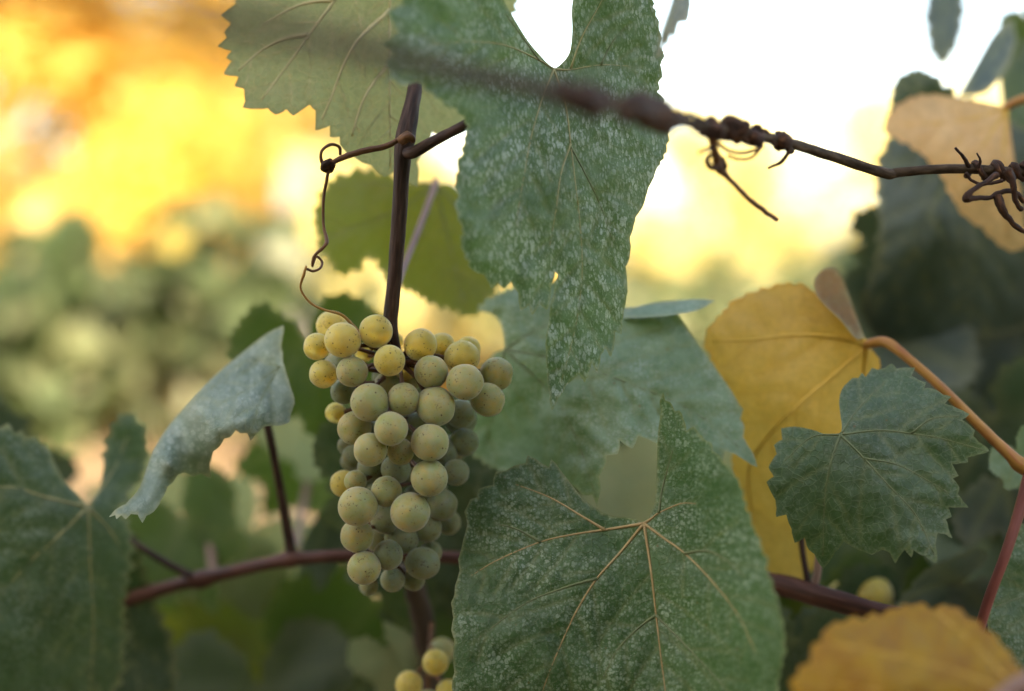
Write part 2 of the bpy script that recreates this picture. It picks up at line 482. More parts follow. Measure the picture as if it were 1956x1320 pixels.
def build_outline(segs, rs, tooth=17.0, amp=8.0):
    """segs: [(kind, pts)]: x exact teeth, s smooth curve, t toothed margin"""
    allp = np.array([p for _, ps in segs for p in ps], float)
    sgn = 1.0 if area(allp) > 0 else -1.0
    out = []
    for k, ps in segs:
        if k == 'x':
            for i, p in enumerate(ps):
                out.append(np.array(p, float))
                if i + 1 < len(ps):
                    a, b = np.array(p, float), np.array(ps[i + 1], float)
                    L = np.linalg.norm(b - a)
                    if L > 14:
                        nn = np.array([(b - a)[1], -(b - a)[0]]) / L * sgn
                        m = max(1, int(L / 9))
                        bul = rs.uniform(-0.01, 0.07) * L
                        for q in range(1, m + 1):
                            t = q / (m + 1)
                            out.append(a + (b - a) * t + nn * (bul * math.sin(math.pi * t) + rs.uniform(-0.5, 0.5)))
        else:
            c = np.array(catmull(ps, 8))
            if k == 's':
                out += [q for q in c[::2]]
                continue
            s = np.r_[0, np.cumsum(np.linalg.norm(np.diff(c, axis=0), axis=1))]
            pos = 0.0
            at = lambda u: np.array([np.interp(u, s, c[:, 0]), np.interp(u, s, c[:, 1])])
            while pos < s[-1] - 2:
                L = tooth * rs.uniform(0.55, 1.5)
                L = min(L, s[-1] - pos)
                a, b = at(pos), at(pos + L)
                tt = b - a; ln = max(np.linalg.norm(tt), 1e-6)
                nn = np.array([tt[1], -tt[0]]) / ln * sgn
                h = amp * (L / tooth) * rs.uniform(0.6, 1.2)
                sk = rs.uniform(0.45, 0.75)
                out += [a, a + tt * sk * 0.5 + nn * h * 0.62, a + tt * sk + nn * h, a + tt * (sk + (1 - sk) * 0.5) + nn * h * 0.35]
                pos += L
    res = [out[0]]
    for q in out[1:]:
        if np.linalg.norm(q - res[-1]) > 1.2:
            res.append(q)
    if np.linalg.norm(res[0] - res[-1]) < 1.2:
        res.pop()
    return np.array(res)


def blade(segs, depth, veins, junction, axis, spacing=8, seed=1, pucker=0.0010, tooth=17, amp=8, rough=0.0012, extra_branches=True):
    """leaf blade traced as outline, bent through depth -> (V, F, lc, vein, rim, polylines of the finer veins, depth function)"""
    rs = random.Random(seed)
    poly = build_outline(segs, rs, tooth, amp)
    A, B = poly, np.roll(poly, -1, 0)
    x0, y0 = poly.min(0); x1, y1 = poly.max(0)
    gx, gy = np.meshgrid(np.arange(x0, x1, spacing), np.arange(y0, y1, spacing * 0.866))
    gx = gx + (np.arange(gx.shape[0]) % 2)[:, None] * spacing / 2
    g = np.c_[gx.ravel(), gy.ravel()]
    nr = np.random.RandomState(seed)
    g += nr.uniform(-1, 1, g.shape) * spacing * 0.18
    g = g[inside(g, poly)]
    g = g[segdist(g, A, B) > spacing * 0.45]
    vs = [Vector(p) for p in poly] + [Vector(p) for p in g]
    ed = [(i, (i + 1) % len(poly)) for i in range(len(poly))]
    ov, oe, of, _, _, _ = delaunay_2d_cdt(vs, ed, [], 1, 1e-4)
    q = np.array([(v.x, v.y) for v in ov])
    # veins: given mains, and branches grown from them
    vl = [(np.array(catmull(v, 6)), True) for v in veins]
    if extra_branches:
        for c, _ in list(vl):
            s = np.r_[0, np.cumsum(np.linalg.norm(np.diff(c, axis=0), axis=1))]
            L = s[-1]
            if L < 120:
                continue
            pos = L * rs.uniform(0.22, 0.3); side = rs.choice((-1, 1))
            while pos < L * 0.95:
                p = np.array([np.interp(pos, s, c[:, 0]), np.interp(pos, s, c[:, 1])])
                p2 = np.array([np.interp(min(L, pos + 4), s, c[:, 0]), np.interp(min(L, pos + 4), s, c[:, 1])])
                t = (p2 - p) / max(np.linalg.norm(p2 - p), 1e-6)
                an = side * R(rs.uniform(42, 58))
                dr = np.array([t[0] * math.cos(an) - t[1] * math.sin(an), t[0] * math.sin(an) + t[1] * math.cos(an)])
                ln = (L - pos) * 0.55 + 35
                br = [p]
                for k in range(1, 9):
                    dd = dr * (1 - k * 0.035) + t * k * 0.05
                    nx = br[-1] + dd / np.linalg.norm(dd) * ln / 8
                    if not inside(nx[None], poly)[0] or (len(vl) > 1 and min(np.sqrt(((v[0] - nx) ** 2).sum(1)).min() for v in vl if v[0] is not c and len(v[0])) < 9):
                        break
                    br.append(nx)
                if len(br) > 2:
                    vl.append((np.array(br), False))
                pos += rs.uniform(26, 44); side = -side
    va = np.concatenate([v[0][:-1] for v in vl]) if vl else np.zeros((0, 2))
    vb = np.concatenate([v[0][1:] for v in vl]) if vl else np.zeros((0, 2))
    dv = segdist(q, va, vb) if len(va) else np.full(len(q), 99.0)
    de = segdist(q, A, B)
    f = tps(depth)

    def df(pt, off=0.0):
        pt = np.atleast_2d(pt)
        dd = f(pt)
        for i, (a, b) in enumerate(pt):
            dd[i] += rough * (noise.noise(Vector((a * 0.012, b * 0.012, seed))) * 1.6 + noise.noise(Vector((a * 0.035, b * 0.035, seed + 5))) * 0.7)
        return dd + off
    dep = df(q) - pucker * (1 - np.exp(-dv / 12.0)) * np.clip(de / 25.0, 0.2, 1)
    V = [P(a, b, c) for (a, b), c in zip(q, dep)]
    ca, sa = math.cos(R(axis)), math.sin(R(axis))
    rel = (q - np.array(junction)) * 0.02
    lc = np.c_[rel[:, 0] * ca + rel[:, 1] * sa, -rel[:, 0] * sa + rel[:, 1] * ca, np.full(len(q), seed * 1.7)]
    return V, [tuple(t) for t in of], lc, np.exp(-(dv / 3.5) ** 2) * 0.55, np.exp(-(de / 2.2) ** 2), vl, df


def setattrs(me, lc, vein, rim):
    a = me.attributes.new('lc', 'FLOAT_VECTOR', 'POINT'); a.data.foreach_set('vector', np.asarray(lc, np.float32).ravel())
    a = me.attributes.new('vein', 'FLOAT', 'POINT'); a.data.foreach_set('value', np.asarray(vein, np.float32))
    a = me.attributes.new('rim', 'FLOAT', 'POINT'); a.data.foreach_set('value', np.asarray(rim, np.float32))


def leaf(parent, label, segs, depth, veins, junction, mat, axis=0, vein_mat='vein', vr=(3.4, 0.9), fine=0.75, name='leaf', front=1, **kw):
    """one leaf: blade mesh (part of the vine) with its raised main veins as sub-parts"""
    V, F, lc, ve, rim, vl, df = blade(segs, depth, veins, junction, axis, **kw)
    me = mesh_from(name, V, F, None, M[mat])
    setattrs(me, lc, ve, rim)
    o = link(name, me)
    keep(o, parent)
    if label:
        o['label'] = label
    k = 0
    finer = []
    for c, main in vl:
        r0, r1 = vr if main else (fine, fine * 0.5)
        n = len(c)
        dd = df(c)
        path, rad = [], []
        for i in range(n):
            t = i / (n - 1)
            r = r0 + (r1 - r0) * t ** 0.5
            path.append(P(c[i, 0], c[i, 1], dd[i] - r * 0.6 * front * FOC / FX)); rad.append(r * dd[i] / FX)
        if main and k < 6:
            vo = tubes('vein', [(path, rad, 0.0)], M[vein_mat], None, 6)
            vo.parent = o
            k += 1
        else:
            finer.append((path, rad, 0.0))
    if finer:
        vo = tubes('vein', finer, M['vein_dim' if vein_mat in ('vein', 'vein_tan') else vein_mat], None, 5)
        vo.parent = o
        vo['kind'] = 'stuff'
    return o


# ------------------------------------------------------------------ ground and far setting
def ground_mat():
    m, n, l = newmat('soil')
    tx = n.new('ShaderNodeTexCoord')
    t = n.new('ShaderNodeTexNoise'); t.inputs['Scale'].default_value = 1.1; t.inputs['Detail'].default_value = 6; t.inputs['Roughness'].default_value = 0.7
    l.new(tx.outputs['Object'], t.inputs['Vector'])
    r = ramp(n, [(0.36, (0.10, 0.11, 0.04)), (0.46, (0.27, 0.18, 0.09)), (0.62, (0.42, 0.27, 0.14))]); l.new(t.outputs[0], r.inputs[0])
    t2 = n.new('ShaderNodeTexNoise'); t2.inputs['Scale'].default_value = 30; t2.inputs['Detail'].default_value = 4
    l.new(tx.outputs['Object'], t2.inputs['Vector'])
    r2 = ramp(n, [(0.3, 0.6), (0.7, 1.15)]); l.new(t2.outputs[0], r2.inputs[0])
    c = mixc(n, l, 1.0, r.outputs[0], r2.outputs[0], 'MULTIPLY')
    b = n.new('ShaderNodeBump'); b.inputs['Distance'].default_value = 0.03; l.new(t2.outputs[0], b.inputs['Height'])
    pb = n.new('ShaderNodeBsdfPrincipled'); pb.inputs['Roughness'].default_value = 0.95
    l.new(c, pb.inputs['Base Color']); l.new(b.outputs[0], pb.inputs['Normal'])
    o = n.new('ShaderNodeOutputMaterial'); l.new(pb.outputs[0], o.inputs[0])
    return m


def build_ground():
    xs = sorted(set([-600, -250, -100, 100, 250, 600] + [x for x in range(-50, 51, 2)]))
    ys = sorted(set([-60, -30, 80, 130, 250, 600, 1200] + [y for y in range(-14, 61, 2)]))
    V = []
    for y in ys:
        for x in xs:
            near = max(0, 1 - math.hypot(x, y) / 60)
            V.append((x, y, 0.05 * noise.noise(Vector((x * .4, y * .4, 0))) * near + 0.0))
    W = len(xs)
    F = [(j * W + i, j * W + i + 1, (j + 1) * W + i + 1, (j + 1) * W + i) for j in range(len(ys) - 1) for i in range(W - 1)]
    g = link('ground', mesh_from('ground', V, F, None, ground_mat()))
    g['kind'] = 'structure'; g['label'] = 'bare brown vineyard soil with patches of grass'


build_ground()


def foliage_mat(name, cols, trans=0.45):
    m, n, l = newmat(name)
    at = n.new('ShaderNodeAttribute'); at.attribute_name = 'tint'
    r = ramp(n, [(i / (len(cols) - 1), c) for i, c in enumerate(cols)])
    l.new(at.outputs['Fac'], r.inputs[0])
    pb = n.new('ShaderNodeBsdfPrincipled'); pb.inputs['Roughness'].default_value = 0.5; pb.inputs['Specular IOR Level'].default_value = 0.3
    l.new(r.outputs[0], pb.inputs['Base Color'])
    tr = n.new('ShaderNodeBsdfTranslucent')
    tc = mixc(n, l, 1.0, r.outputs[0], (1.1, 1.1, 0.85), 'MULTIPLY')
    l.new(tc, tr.inputs[0])
    mx = n.new('ShaderNodeMixShader'); mx.inputs[0].default_value = trans
    l.new(pb.outputs[0], mx.inputs[1]); l.new(tr.outputs[0], mx.inputs[2])
    o = n.new('ShaderNodeOutputMaterial'); l.new(mx.outputs[0], o.inputs[0])
    return m


M['fol_yellow'] = foliage_mat('foliage_yellow', [(0.76, 0.54, 0.13), (0.84, 0.63, 0.20), (0.86, 0.67, 0.27), (0.80, 0.62, 0.20), (0.88, 0.76, 0.46)], 0.5)
M['fol_pale'] = foliage_mat('foliage_pale', [(0.70, 0.62, 0.28), (0.82, 0.74, 0.40), (0.86, 0.79, 0.50), (0.76, 0.69, 0.34), (0.88, 0.83, 0.62)], 0.5)
M['fol_vine'] = foliage_mat('foliage_vine', [(0.06, 0.095, 0.035), (0.10, 0.14, 0.055), (0.15, 0.19, 0.085), (0.27, 0.28, 0.14), (0.42, 0.42, 0.28), (0.66, 0.50, 0.13)], 0.35)
M['fol_green'] = foliage_mat('foliage_green', [(0.04, 0.075, 0.02), (0.07, 0.11, 0.03), (0.10, 0.14, 0.05), (0.22, 0.22, 0.06)], 0.35)


def leaf_cloud(name, pts, size, mat, rs, droop=0.4):
    """many small pointed leaves, each two folded quads, one mesh"""
    n = len(pts)
    V = np.zeros((n, 6, 3)); tint = np.zeros((n, 6))
    for i, (p, tn) in enumerate(pts):
        ax = Vector((rs.gauss(0, 1), rs.gauss(0, 1), rs.gauss(-droop, 0.7))).normalized()
        sd_ = ax.orthogonal(); sd_ = (Matrix.Rotation(rs.uniform(0, 6.28), 3, ax) @ sd_).normalized()
        nn = ax.cross(sd_)
        s = size * rs.uniform(0.6, 1.25)
        c = Vector(p)
        V[i, 0] = c - ax * s * 0.5
        V[i, 1] = c - ax * s * 0.15 + sd_ * s * 0.48 + nn * s * 0.13
        V[i, 2] = c + ax * s * 0.25 + sd_ * s * 0.34 + nn * s * 0.10
        V[i, 3] = c + ax * s * 0.6 - nn * s * 0.08
        V[i, 4] = c + ax * s * 0.25 - sd_ * s * 0.34 + nn * s * 0.10
        V[i, 5] = c - ax * s * 0.15 - sd_ * s * 0.48 + nn * s * 0.13
        tint[i] = tn
    F = []
    for i in range(n):
        o = i * 6
        F += [(o, o + 1, o + 2, o + 3), (o, o + 3, o + 4, o + 5)]
    me = mesh_from(name, V.reshape(-1, 3), F, None, mat, smooth=False)
    a = me.attributes.new('tint', 'FLOAT', 'POINT'); a.data.foreach_set('value', tint.ravel().astype(np.float32))
    return me


def tree(x, y, h, r, mat, label, rs, n=2600, leafsize=0.16, group='autumn trees beyond the vine rows', base=0.25):
    t = thing('autumn_tree', label, 'tree', (x, y, 0), group)
    # trunk with limbs
    lst = []
    tr = [Vector((0, 0, -0.1)) + Vector((rs.uniform(-.12, .12) * k, rs.uniform(-.12, .12) * k, h * 0.75 * k / 6)) for k in range(7)]
    lst.append((tr, [0.035 * h * (1 - 0.12 * k) * 0.5 for k in range(7)], 0.2))
    clumps = []
    for k in range(26):
        a = rs.uniform(0, 6.28); zz = rs.uniform(base, 0.98)
        prof = math.sin(min(1, max(0.05, (zz - base * 0.7) / (1 - base * 0.7))) ** 0.7 * math.pi * 0.93) ** 0.6
        rr = r * prof * rs.uniform(0.35, 1.0)
        c = Vector((math.cos(a) * rr, math.sin(a) * rr, zz * h))
        clumps.append((c, r * rs.uniform(0.24, 0.42), rs.uniform(0, 1)))
        if k % 2 == 0:
            b = tr[min(6, max(1, int(zz * 6)))]
            lst.append(([b + (c - b) * q + Vector((0, 0, 0.1 * math.sin(q * 3.1))) for q in (0, .35, .7, 1)], [0.05 * h / 6 * (1 - .25 * q) for q in range(4)], 0.15))
    V, F, T = [], [], []
    for p_, r_, ro in lst:
        v, f, tt = tube_data(p_, r_, 7, ro)
        o = len(V); V += v; T += tt; F += [tuple(i + o for i in q) for q in f]
    link('trunk', mesh_from('trunk', V, F, T, M['trunk']), t)
    pts = []
    for i in range(n):
        c, rad, tn = rs.choice(clumps)
        d = Vector((rs.gauss(0, 1), rs.gauss(0, 1), rs.gauss(0, 0.8)))
        d = d.normalized() * rad * rs.uniform(0.3, 1.0) ** 0.5
        pts.append((c + d, min(1, max(0, tn * 0.75 + rs.uniform(0, .25)))))
    link('crown', leaf_cloud('crown', pts, leafsize, mat, rs), t)
    return t


rt = random.Random(5)
G1 = 'yellow trees beyond the vine rows'
TREES = [(-8.5, 15.0, 8.0, 3.2, 'fol_yellow'), (-5.4, 13.5, 7.0, 2.6, 'fol_yellow'), (-3.5, 16.0, 6.2, 2.2, 'fol_yellow'), (-11.5, 19, 9, 3.4, 'fol_yellow'),
         (-2.1, 20.0, 4.3, 1.9, 'fol_pale'), (0.6, 25.0, 4.0, 2.2, 'fol_pale'), (3.6, 26.0, 4.1, 2.2, 'fol_pale'), (6.8, 27.0, 4.6, 2.3, 'fol_pale'),
         (-6.8, 21.0, 8.6, 3.2, 'fol_yellow'), (10.5, 26, 6, 3.0, 'fol_pale'), (14.5, 24, 7, 3.2, 'fol_yellow'), (-3.6, 23.0, 4.8, 2.0, 'fol_pale'), (-1.15, 10.0, 1.9, 0.85, 'fol_pale'), (-0.35, 11.5, 1.75, 0.8, 'fol_yellow'), (-8.6, 25.0, 9.5, 4.2, 'fol_yellow'), (-4.6, 27.0, 8.2, 3.6, 'fol_yellow')]
wher = ['tall golden tree at the left edge beyond the vines', 'golden tree beside the left edge, nearest of the yellow trees', 'golden tree left of the hanging grapes, behind the post',
        'far golden tree behind the leftmost tall one', 'pale yellow tree behind the stem above the grapes', 'low pale yellow tree behind the speckled hanging leaf',
        'low pale yellow tree in the bright gap right of the speckled leaf', 'pale yellow tree below the dry tendril on the wire', 'far golden tree behind the two nearest on the left',
        'pale yellow tree behind the peach leaf on the right', 'golden tree at the far right edge', 'pale yellow tree glowing between the golden trees and the tendril', 'low pale yellow bush glowing just above the grapes', 'low golden bush glowing between the grapes and the pale leaf', 'broad golden tree filling the gaps at the far left', 'broad far golden tree behind the grey leaf underside']
for (x, y, h, r, mt), lb in zip(TREES, wher):
    tree(x, y, h, r, M[mt], lb, rt, n=6500 if mt == 'fol_yellow' else 3800, leafsize=0.175, group=None, base=0.12)
for i, (x, y, h, r, lb) in enumerate([(2.05, 14.0, 1.55, 0.42, 'small dark green shrub in the bright gap right of the speckled leaf'), (3.2, 13.2, 1.45, 0.5, 'low green shrub beside the yellow leaf, far behind'),
                                      (1.5, 15.0, 1.25, 0.5, 'low olive shrub just right of the speckled leaf, far behind')]):
    tr_ = tree(x, y, h, r, M['fol_green'], lb, rt, n=700, leafsize=0.09, group=None, base=0.05)
    tr_.name = 'shrub'; tr_['category'] = 'shrub'


for x, y, h, r, lb in [(-1.5, -4.2, 7.0, 2.1, 'unseen tall green tree added behind the photographer to shade the grapes'), (-4.0, -4.7, 6.4, 2.2, 'unseen green shade tree added behind the photographer, farther left'), (-1.2, -7.6, 8.4, 2.4, 'unseen tallest green shade tree added behind the photographer, farthest back'), (-2.6, -6.0, 7.6, 2.2, 'unseen green shade tree added behind the photographer, between the tall ones')]:  # unseen trees, added to keep direct sun off the foreground
    tr_ = tree(x, y, h, r, M['fol_green'], lb, rt, n=7500, leafsize=0.42, group=None, base=0.14)
    tr_.name = 'added_shade_tree'


def vine_plant(x, y, label, rs, top=1.3, low=0.72, n=520, half=0.55, thick=0.22, mat='fol_vine', group=None, leafsize=0.105):
    t = thing('grapevine', label, 'grapevine', (x, y, 0), group)
    lst = []
    tr = [Vector((noise.noise(Vector((x, y, k))) * 0.05 * k / 3, noise.noise(Vector((y, x, k))) * 0.05, low * k / 5 - .05)) for k in range(6)]
    lst.append((tr, [0.034 - 0.003 * k for k in range(6)], 0.35))
    for sg in (-1, 1):
        lst.append(([tr[-1] + Vector((sg * half * q, 0.02 * math.sin(q * 9), 0.05 + 0.03 * q)) for q in (0, .3, .6, 1)], [0.018, .015, .012, .008], 0.2))
    for k in range(7):
        u = -half + 2 * half * (k + rs.random()) / 7
        lst.append(([Vector((u + rs.uniform(-.06, .06) * q, rs.uniform(-.05, .05) * q, low + (top - low) * q)) for q in (0, .33, .66, 1)], [0.006, .005, .004, .003], 0))
    V, F, T = [], [], []
    for p_, r_, ro in lst:
        v, f, tt = tube_data(p_, r_, 7, ro)
        o = len(V); V += v; T += tt; F += [tuple(i + o for i in q) for q in f]
    link('trunk', mesh_from('trunk', V, F, T, M['trunk']), t)
    pts = []
    for i in range(n):
        u = rs.uniform(-half * 1.05, half * 1.05)
        hh = top + 0.30 * noise.noise(Vector((x * 1.7 + u * 3.5, y, 4)))
        z = low - 0.12 + (hh - low + 0.12) * rs.random() ** 1.05
        v = rs.gauss(0, thick * 0.6)
        c = noise.noise(Vector((x * 3 + u * 3.0, v * 3, z * 3.0)))
        pts.append((Vector((u, v, z)), min(1, max(0, 0.38 + 0.62 * c + rs.gauss(0, 0.2)))))
    link('crown', leaf_cloud('crown', pts, leafsize, M[mat], rs, 0.7), t)
    return t


rv_ = random.Random(21)
NB = 'vines of the row behind'
k = 0
ROW1 = [(-3.3, 'leftmost leafy vine of the blurred row behind'), (-2.25, 'leafy vine of the row behind, outside the left edge'), (-1.5, 'blurred vine with yellowing leaves at the left edge'), (-0.98, 'blurred vine with yellowing leaves left of the grapes'),
        (1.4, 'blurred vine of the row behind, right of the yellow leaf'), (2.3, 'blurred vine of the row behind, at the right edge')]
for x, lb in ROW1:
    vine_plant(x, 3.7 + x * 0.12, lb, rv_, top=1.21 if x < 0.2 else 1.12, low=0.86, n=480, half=0.44 if x < 0 else 0.5)
for x, lb in ((-2.6, 'unseen far left vine of the row added behind the photographer'), (-1.5, 'unseen left vine of the row added behind the photographer'), (-0.4, 'unseen middle vine of the row added behind the photographer'), (0.7, 'unseen right vine of the row added behind the photographer'), (1.8, 'unseen far right vine of the row added behind the photographer')):  # unseen row, added to block low sky light from the camera side
    vine_plant(x, -1.45, lb, rv_, top=1.75, low=0.7, n=900, half=0.6, thick=0.3)
far_words = ['second', 'third', 'fourth']
for j, yy in enumerate((6.6, 9.6, 12.6)):
    for i in range(-5, 6):
        if 540 < 978 + (i * 1.25 + j * 0.3) / yy * 2717 < 1010:
            continue
        vine_plant(i * 1.25 + j * 0.3, yy + i * 0.15, '%s row back, vine %s of the low green hedge' % (far_words[j], ('in its middle', 'next to its middle on the right', 'two right of its middle', 'three right of its middle', 'four right of its middle', 'at its right end', 'at its left end', 'four left of its middle', 'three left of its middle', 'two left of its middle', 'next to its middle on the left')[i]),
                   rv_, top=1.22 - 0.0 * j, low=0.80, n=260, half=0.66, leafsize=0.12, group='vines of the far rows')


def post(x, y, h, label):
    bm = bmesh.new()
    bmesh.ops.create_cone(bm, cap_ends=True, segments=12, radius1=0.055, radius2=0.05, depth=h)
    bmesh.ops.bevel(bm, geom=[e for e in bm.edges if all(v.co.z > h * .49 for v in e.verts)], offset=0.008, segments=2, affect='EDGES')
    for v in bm.verts:
        v.co += Vector((noise.noise(v.co * 7), noise.noise(v.co * 7 + Vector((4, 0, 0))), 0)) * 0.004
        v.co.z += h / 2
    me = bpy.data.meshes.new('vineyard_post'); bm.to_mesh(me); bm.free()
    a = me.attributes.new('tc', 'FLOAT_VECTOR', 'POINT')
    a.data.foreach_set('vector', np.array([v.co for v in me.vertices], np.float32).ravel())
    me.shade_smooth()
    o = link('vineyard_post', me, None, M['post']); o.location = (x, y, -0.02)
    o['label'] = label; o['category'] = 'post'


post(-0.95, 6.1, 1.62, 'pale upright vineyard post left of the stem, far out of focus')

# ------------------------------------------------------------------ foreground vines
vine_c = thing('grapevine', 'sharp grapevine in the middle with speckled leaves and brown shoots around the grapes', 'grapevine', P(820, 1500, 0.62) * 1)
vine_c.location.z = 0
vine_l = thing('grapevine', 'soft grapevine on the left with a dusty drooping leaf and a dark broad leaf', 'grapevine', (-0.30, 0.66, 0))
vine_r = thing('grapevine', 'grapevine on the right with yellow, peach and dark leaves', 'grapevine', (0.30, 0.74, 0))

J = (750, -145)
leaf(vine_c, 'grey-green leaf underside with pale raised veins, top left of the stem',
     [('x', [(470, -80), (448, 10), (421, 31), (441, 45), (428, 61), (433, 70), (415, 88), (442, 97), (432, 111), (442, 117), (427, 142), (455, 147), (448, 165), (466, 170), (468, 193), (463, 206), (512, 207), (526, 219), (547, 209), (560, 221), (592, 200), (603, 211), (602, 249), (630, 240), (630, 261), (649, 261), (649, 275), (668, 296), (690, 310), (710, 316), (735, 338), (752, 330), (797, 357), (800, 330), (796, 311), (812, 285), (826, 252), (850, 262), (887, 249)]),
      ('t', [(905, 180), (960, 60), (1000, -60), (950, -200), (830, -190)]), ('s', [(800, -170), (750, -145), (710, -170)]), ('t', [(690, -200), (560, -180), (490, -110)])],
     [(430, 60, .578), (740, 0, .575), (620, 250, .562), (850, 250, .592), (560, 120, .572), (740, 280, .575), (750, -145, .57), (500, -100, .59), (960, -60, .60), (660, 80, .567)],
     [[J, (640, 0), (588, 70), (545, 130), (500, 190)], [J, (747, -40), (745, 25), (744, 150), (746, 320)], [(588, 67), (545, 73), (500, 95), (455, 135)], [(640, 0), (590, 5), (552, 19), (500, 50)],
      [(745, 20), (690, 70), (660, 115), (635, 180), (615, 228)], [(744, 120), (712, 160), (690, 200), (672, 260)], [J, (850, -40), (930, 40)]],
     J, 'leaf_under', vein_mat='vein_under', vr=(5.0, 1.4), fine=1.1, spacing=8, seed=3, pucker=0.0014)

J = (1058, 132)
leaf(vine_c, 'large hanging leaf densely speckled with pale spray, its tip pointing down beside the grapes',
     [('s', [(1058, 132), (1072, 122), (1088, 100), (1093, 60), (1092, 20), (1096, -10), (1102, -40)]),
      ('t', [(1130, -90), (1190, -70), (1240, -30), (1243, 0), (1254, 35), (1262, 75), (1258, 110), (1264, 135), (1256, 165), (1257, 190), (1268, 212), (1276, 250), (1270, 290), (1255, 320)]),
      ('x', [(1253, 325), (1238, 360), (1232, 383), (1214, 415), (1203, 454), (1202, 495), (1195, 509), (1199, 557), (1189, 612), (1187, 639), (1175, 634), (1167, 683), (1156, 664), (1147, 679), (1141, 712), (1130, 693), (1117, 731), (1106, 714), (1080, 738), (1066, 760), (1055, 785), (1050, 750), (1045, 718), (1043, 679), (1049, 608), (1058, 560), (1066, 525), (1060, 519), (1052, 545), (1045, 592), (1030, 580), (1017, 602), (1010, 583), (994, 594), (990, 560), (976, 538), (962, 552), (950, 540), (939, 551), (925, 526)]),
      ('t', [(905, 518), (890, 490), (880, 465), (885, 440), (872, 400), (876, 370), (870, 345), (882, 310), (890, 260), (893, 234), (870, 207), (830, 182), (802, 160)]),
      ('x', [(800, 158), (768, 165), (748, 150), (732, 168), (744, 140), (735, 120), (755, 100), (730, 82), (760, 60), (740, 23), (768, 8), (762, -20)]),
      ('t', [(770, -40), (800, -70), (880, -80), (940, -40)]), ('s', [(950, -25), (962, 0), (985, 40), (1010, 80), (1040, 115)])],
     [(1058, 132, .54), (1250, 60, .552), (1262, 250, .552), (1200, 600, .548), (1055, 780, .533), (900, 450, .498), (740, 80, .470), (930, 0, .505), (960, 540, .512), (1090, 400, .525), (1110, 600, .530), (1010, 300, .520), (1150, 250, .536), (840, 130, .487)],
     [[J, (1090, 133), (1150, 124), (1225, 128)], [J, (1025, 112), (960, 85), (890, 80), (820, 85)], [J, (1035, 190), (1015, 260), (1000, 340), (985, 430)],
      [J, (1080, 200), (1090, 275), (1100, 360), (1108, 430), (1112, 520), (1100, 620), (1072, 730)],
      [(1090, 131), (1112, 70), (1150, 0), (1165, -40)], [(1090, 275), (1072, 330), (1062, 400), (1050, 470)], [(1090, 280), (1122, 340), (1150, 400), (1172, 470)], [(1148, 124), (1170, 80), (1202, 45)], [(1030, 115), (990, 60), (965, 25)]],
     J, 'leaf_spray', vein_mat='vein', vr=(2.6, 0.6), fine=0.6, spacing=6.5, seed=5, tooth=24, amp=5, pucker=0.0015, rough=0.002, axis=-6)

J = (1230, 1000)
leaf(vine_c, 'broad dark green leaf in front at the bottom, five tan veins fanning from its notch',
     [('s', [(1230, 1000), (1221, 995), (1200, 989), (1166, 985), (1131, 966), (1112, 950), (1096, 931), (1070, 897)]),
      ('x', [(1062, 886), (1053, 876), (1048, 893), (1030, 882), (1008, 869), (1004, 884), (984, 889), (965, 899), (947, 901), (942, 927), (928, 929), (914, 934), (911, 950), (898, 954), (893, 966), (887, 977), (893, 1000), (888, 1021), (882, 1045), (875, 1069), (878, 1090), (871, 1113), (868, 1135), (861, 1153), (866, 1180), (862, 1205), (868, 1225), (866, 1250), (868, 1285), (864, 1320), (872, 1360)]),
      ('t', [(880, 1390), (930, 1450), (1040, 1520), (1180, 1560), (1300, 1540), (1420, 1470), (1470, 1390), (1483, 1320), (1492, 1270), (1498, 1223), (1487, 1157), (1465, 1091), (1452, 1039), (1427, 981), (1412, 924), (1390, 893), (1373, 876), (1350, 845), (1333, 828)]),
      ('x', [(1326, 815), (1311, 823), (1305, 800), (1298, 784), (1289, 786), (1280, 768), (1270, 764), (1267, 750), (1260, 766), (1263, 784)]),
      ('s', [(1262, 790), (1256, 837), (1254, 916), (1250, 960), (1239, 990)])],
     [(1230, 1000, .538), (880, 1050, .552), (1000, 880, .556), (1267, 752, .536), (1495, 1210, .462), (1400, 900, .492), (1200, 1320, .530), (900, 1320, .540), (1300, 1000, .528), (1350, 1150, .508), (1100, 1100, .536), (1262, 900, .540), (1250, 1200, .532), (1180, 1500, .56)],
     [[J, (1155, 1012), (1100, 1020), (1033, 1035), (950, 1070), (900, 1100)], [J, (1185, 1055), (1140, 1105), (1108, 1155), (1085, 1200), (1045, 1295), (1020, 1380)],
      [J, (1243, 1085), (1253, 1172), (1262, 1250), (1272, 1330), (1280, 1420)], [J, (1268, 1028), (1308, 1057), (1360, 1110), (1410, 1175), (1445, 1250)],
      [J, (1245, 990), (1258, 980), (1300, 962), (1330, 962)], [(1155, 1012), (1110, 985), (1050, 950), (985, 925)], [(1140, 1105), (1080, 1122), (1000, 1155), (900, 1230)], [(1253, 1175), (1290, 1212), (1345, 1270), (1400, 1330)],
      [(1308, 1057), (1345, 1052), (1380, 1064), (1420, 1100)], [(1258, 980), (1266, 930), (1285, 860)], [(1033, 1035), (985, 1010), (945, 1000)], [(1253, 1175), (1225, 1195), (1180, 1240), (1150, 1300)]],
     J, 'leaf_front', vein_mat='vein_tan', vr=(3.8, 0.8), fine=0.6, spacing=6.5, seed=9, tooth=22, amp=5, pucker=0.0014, rough=0.0014)

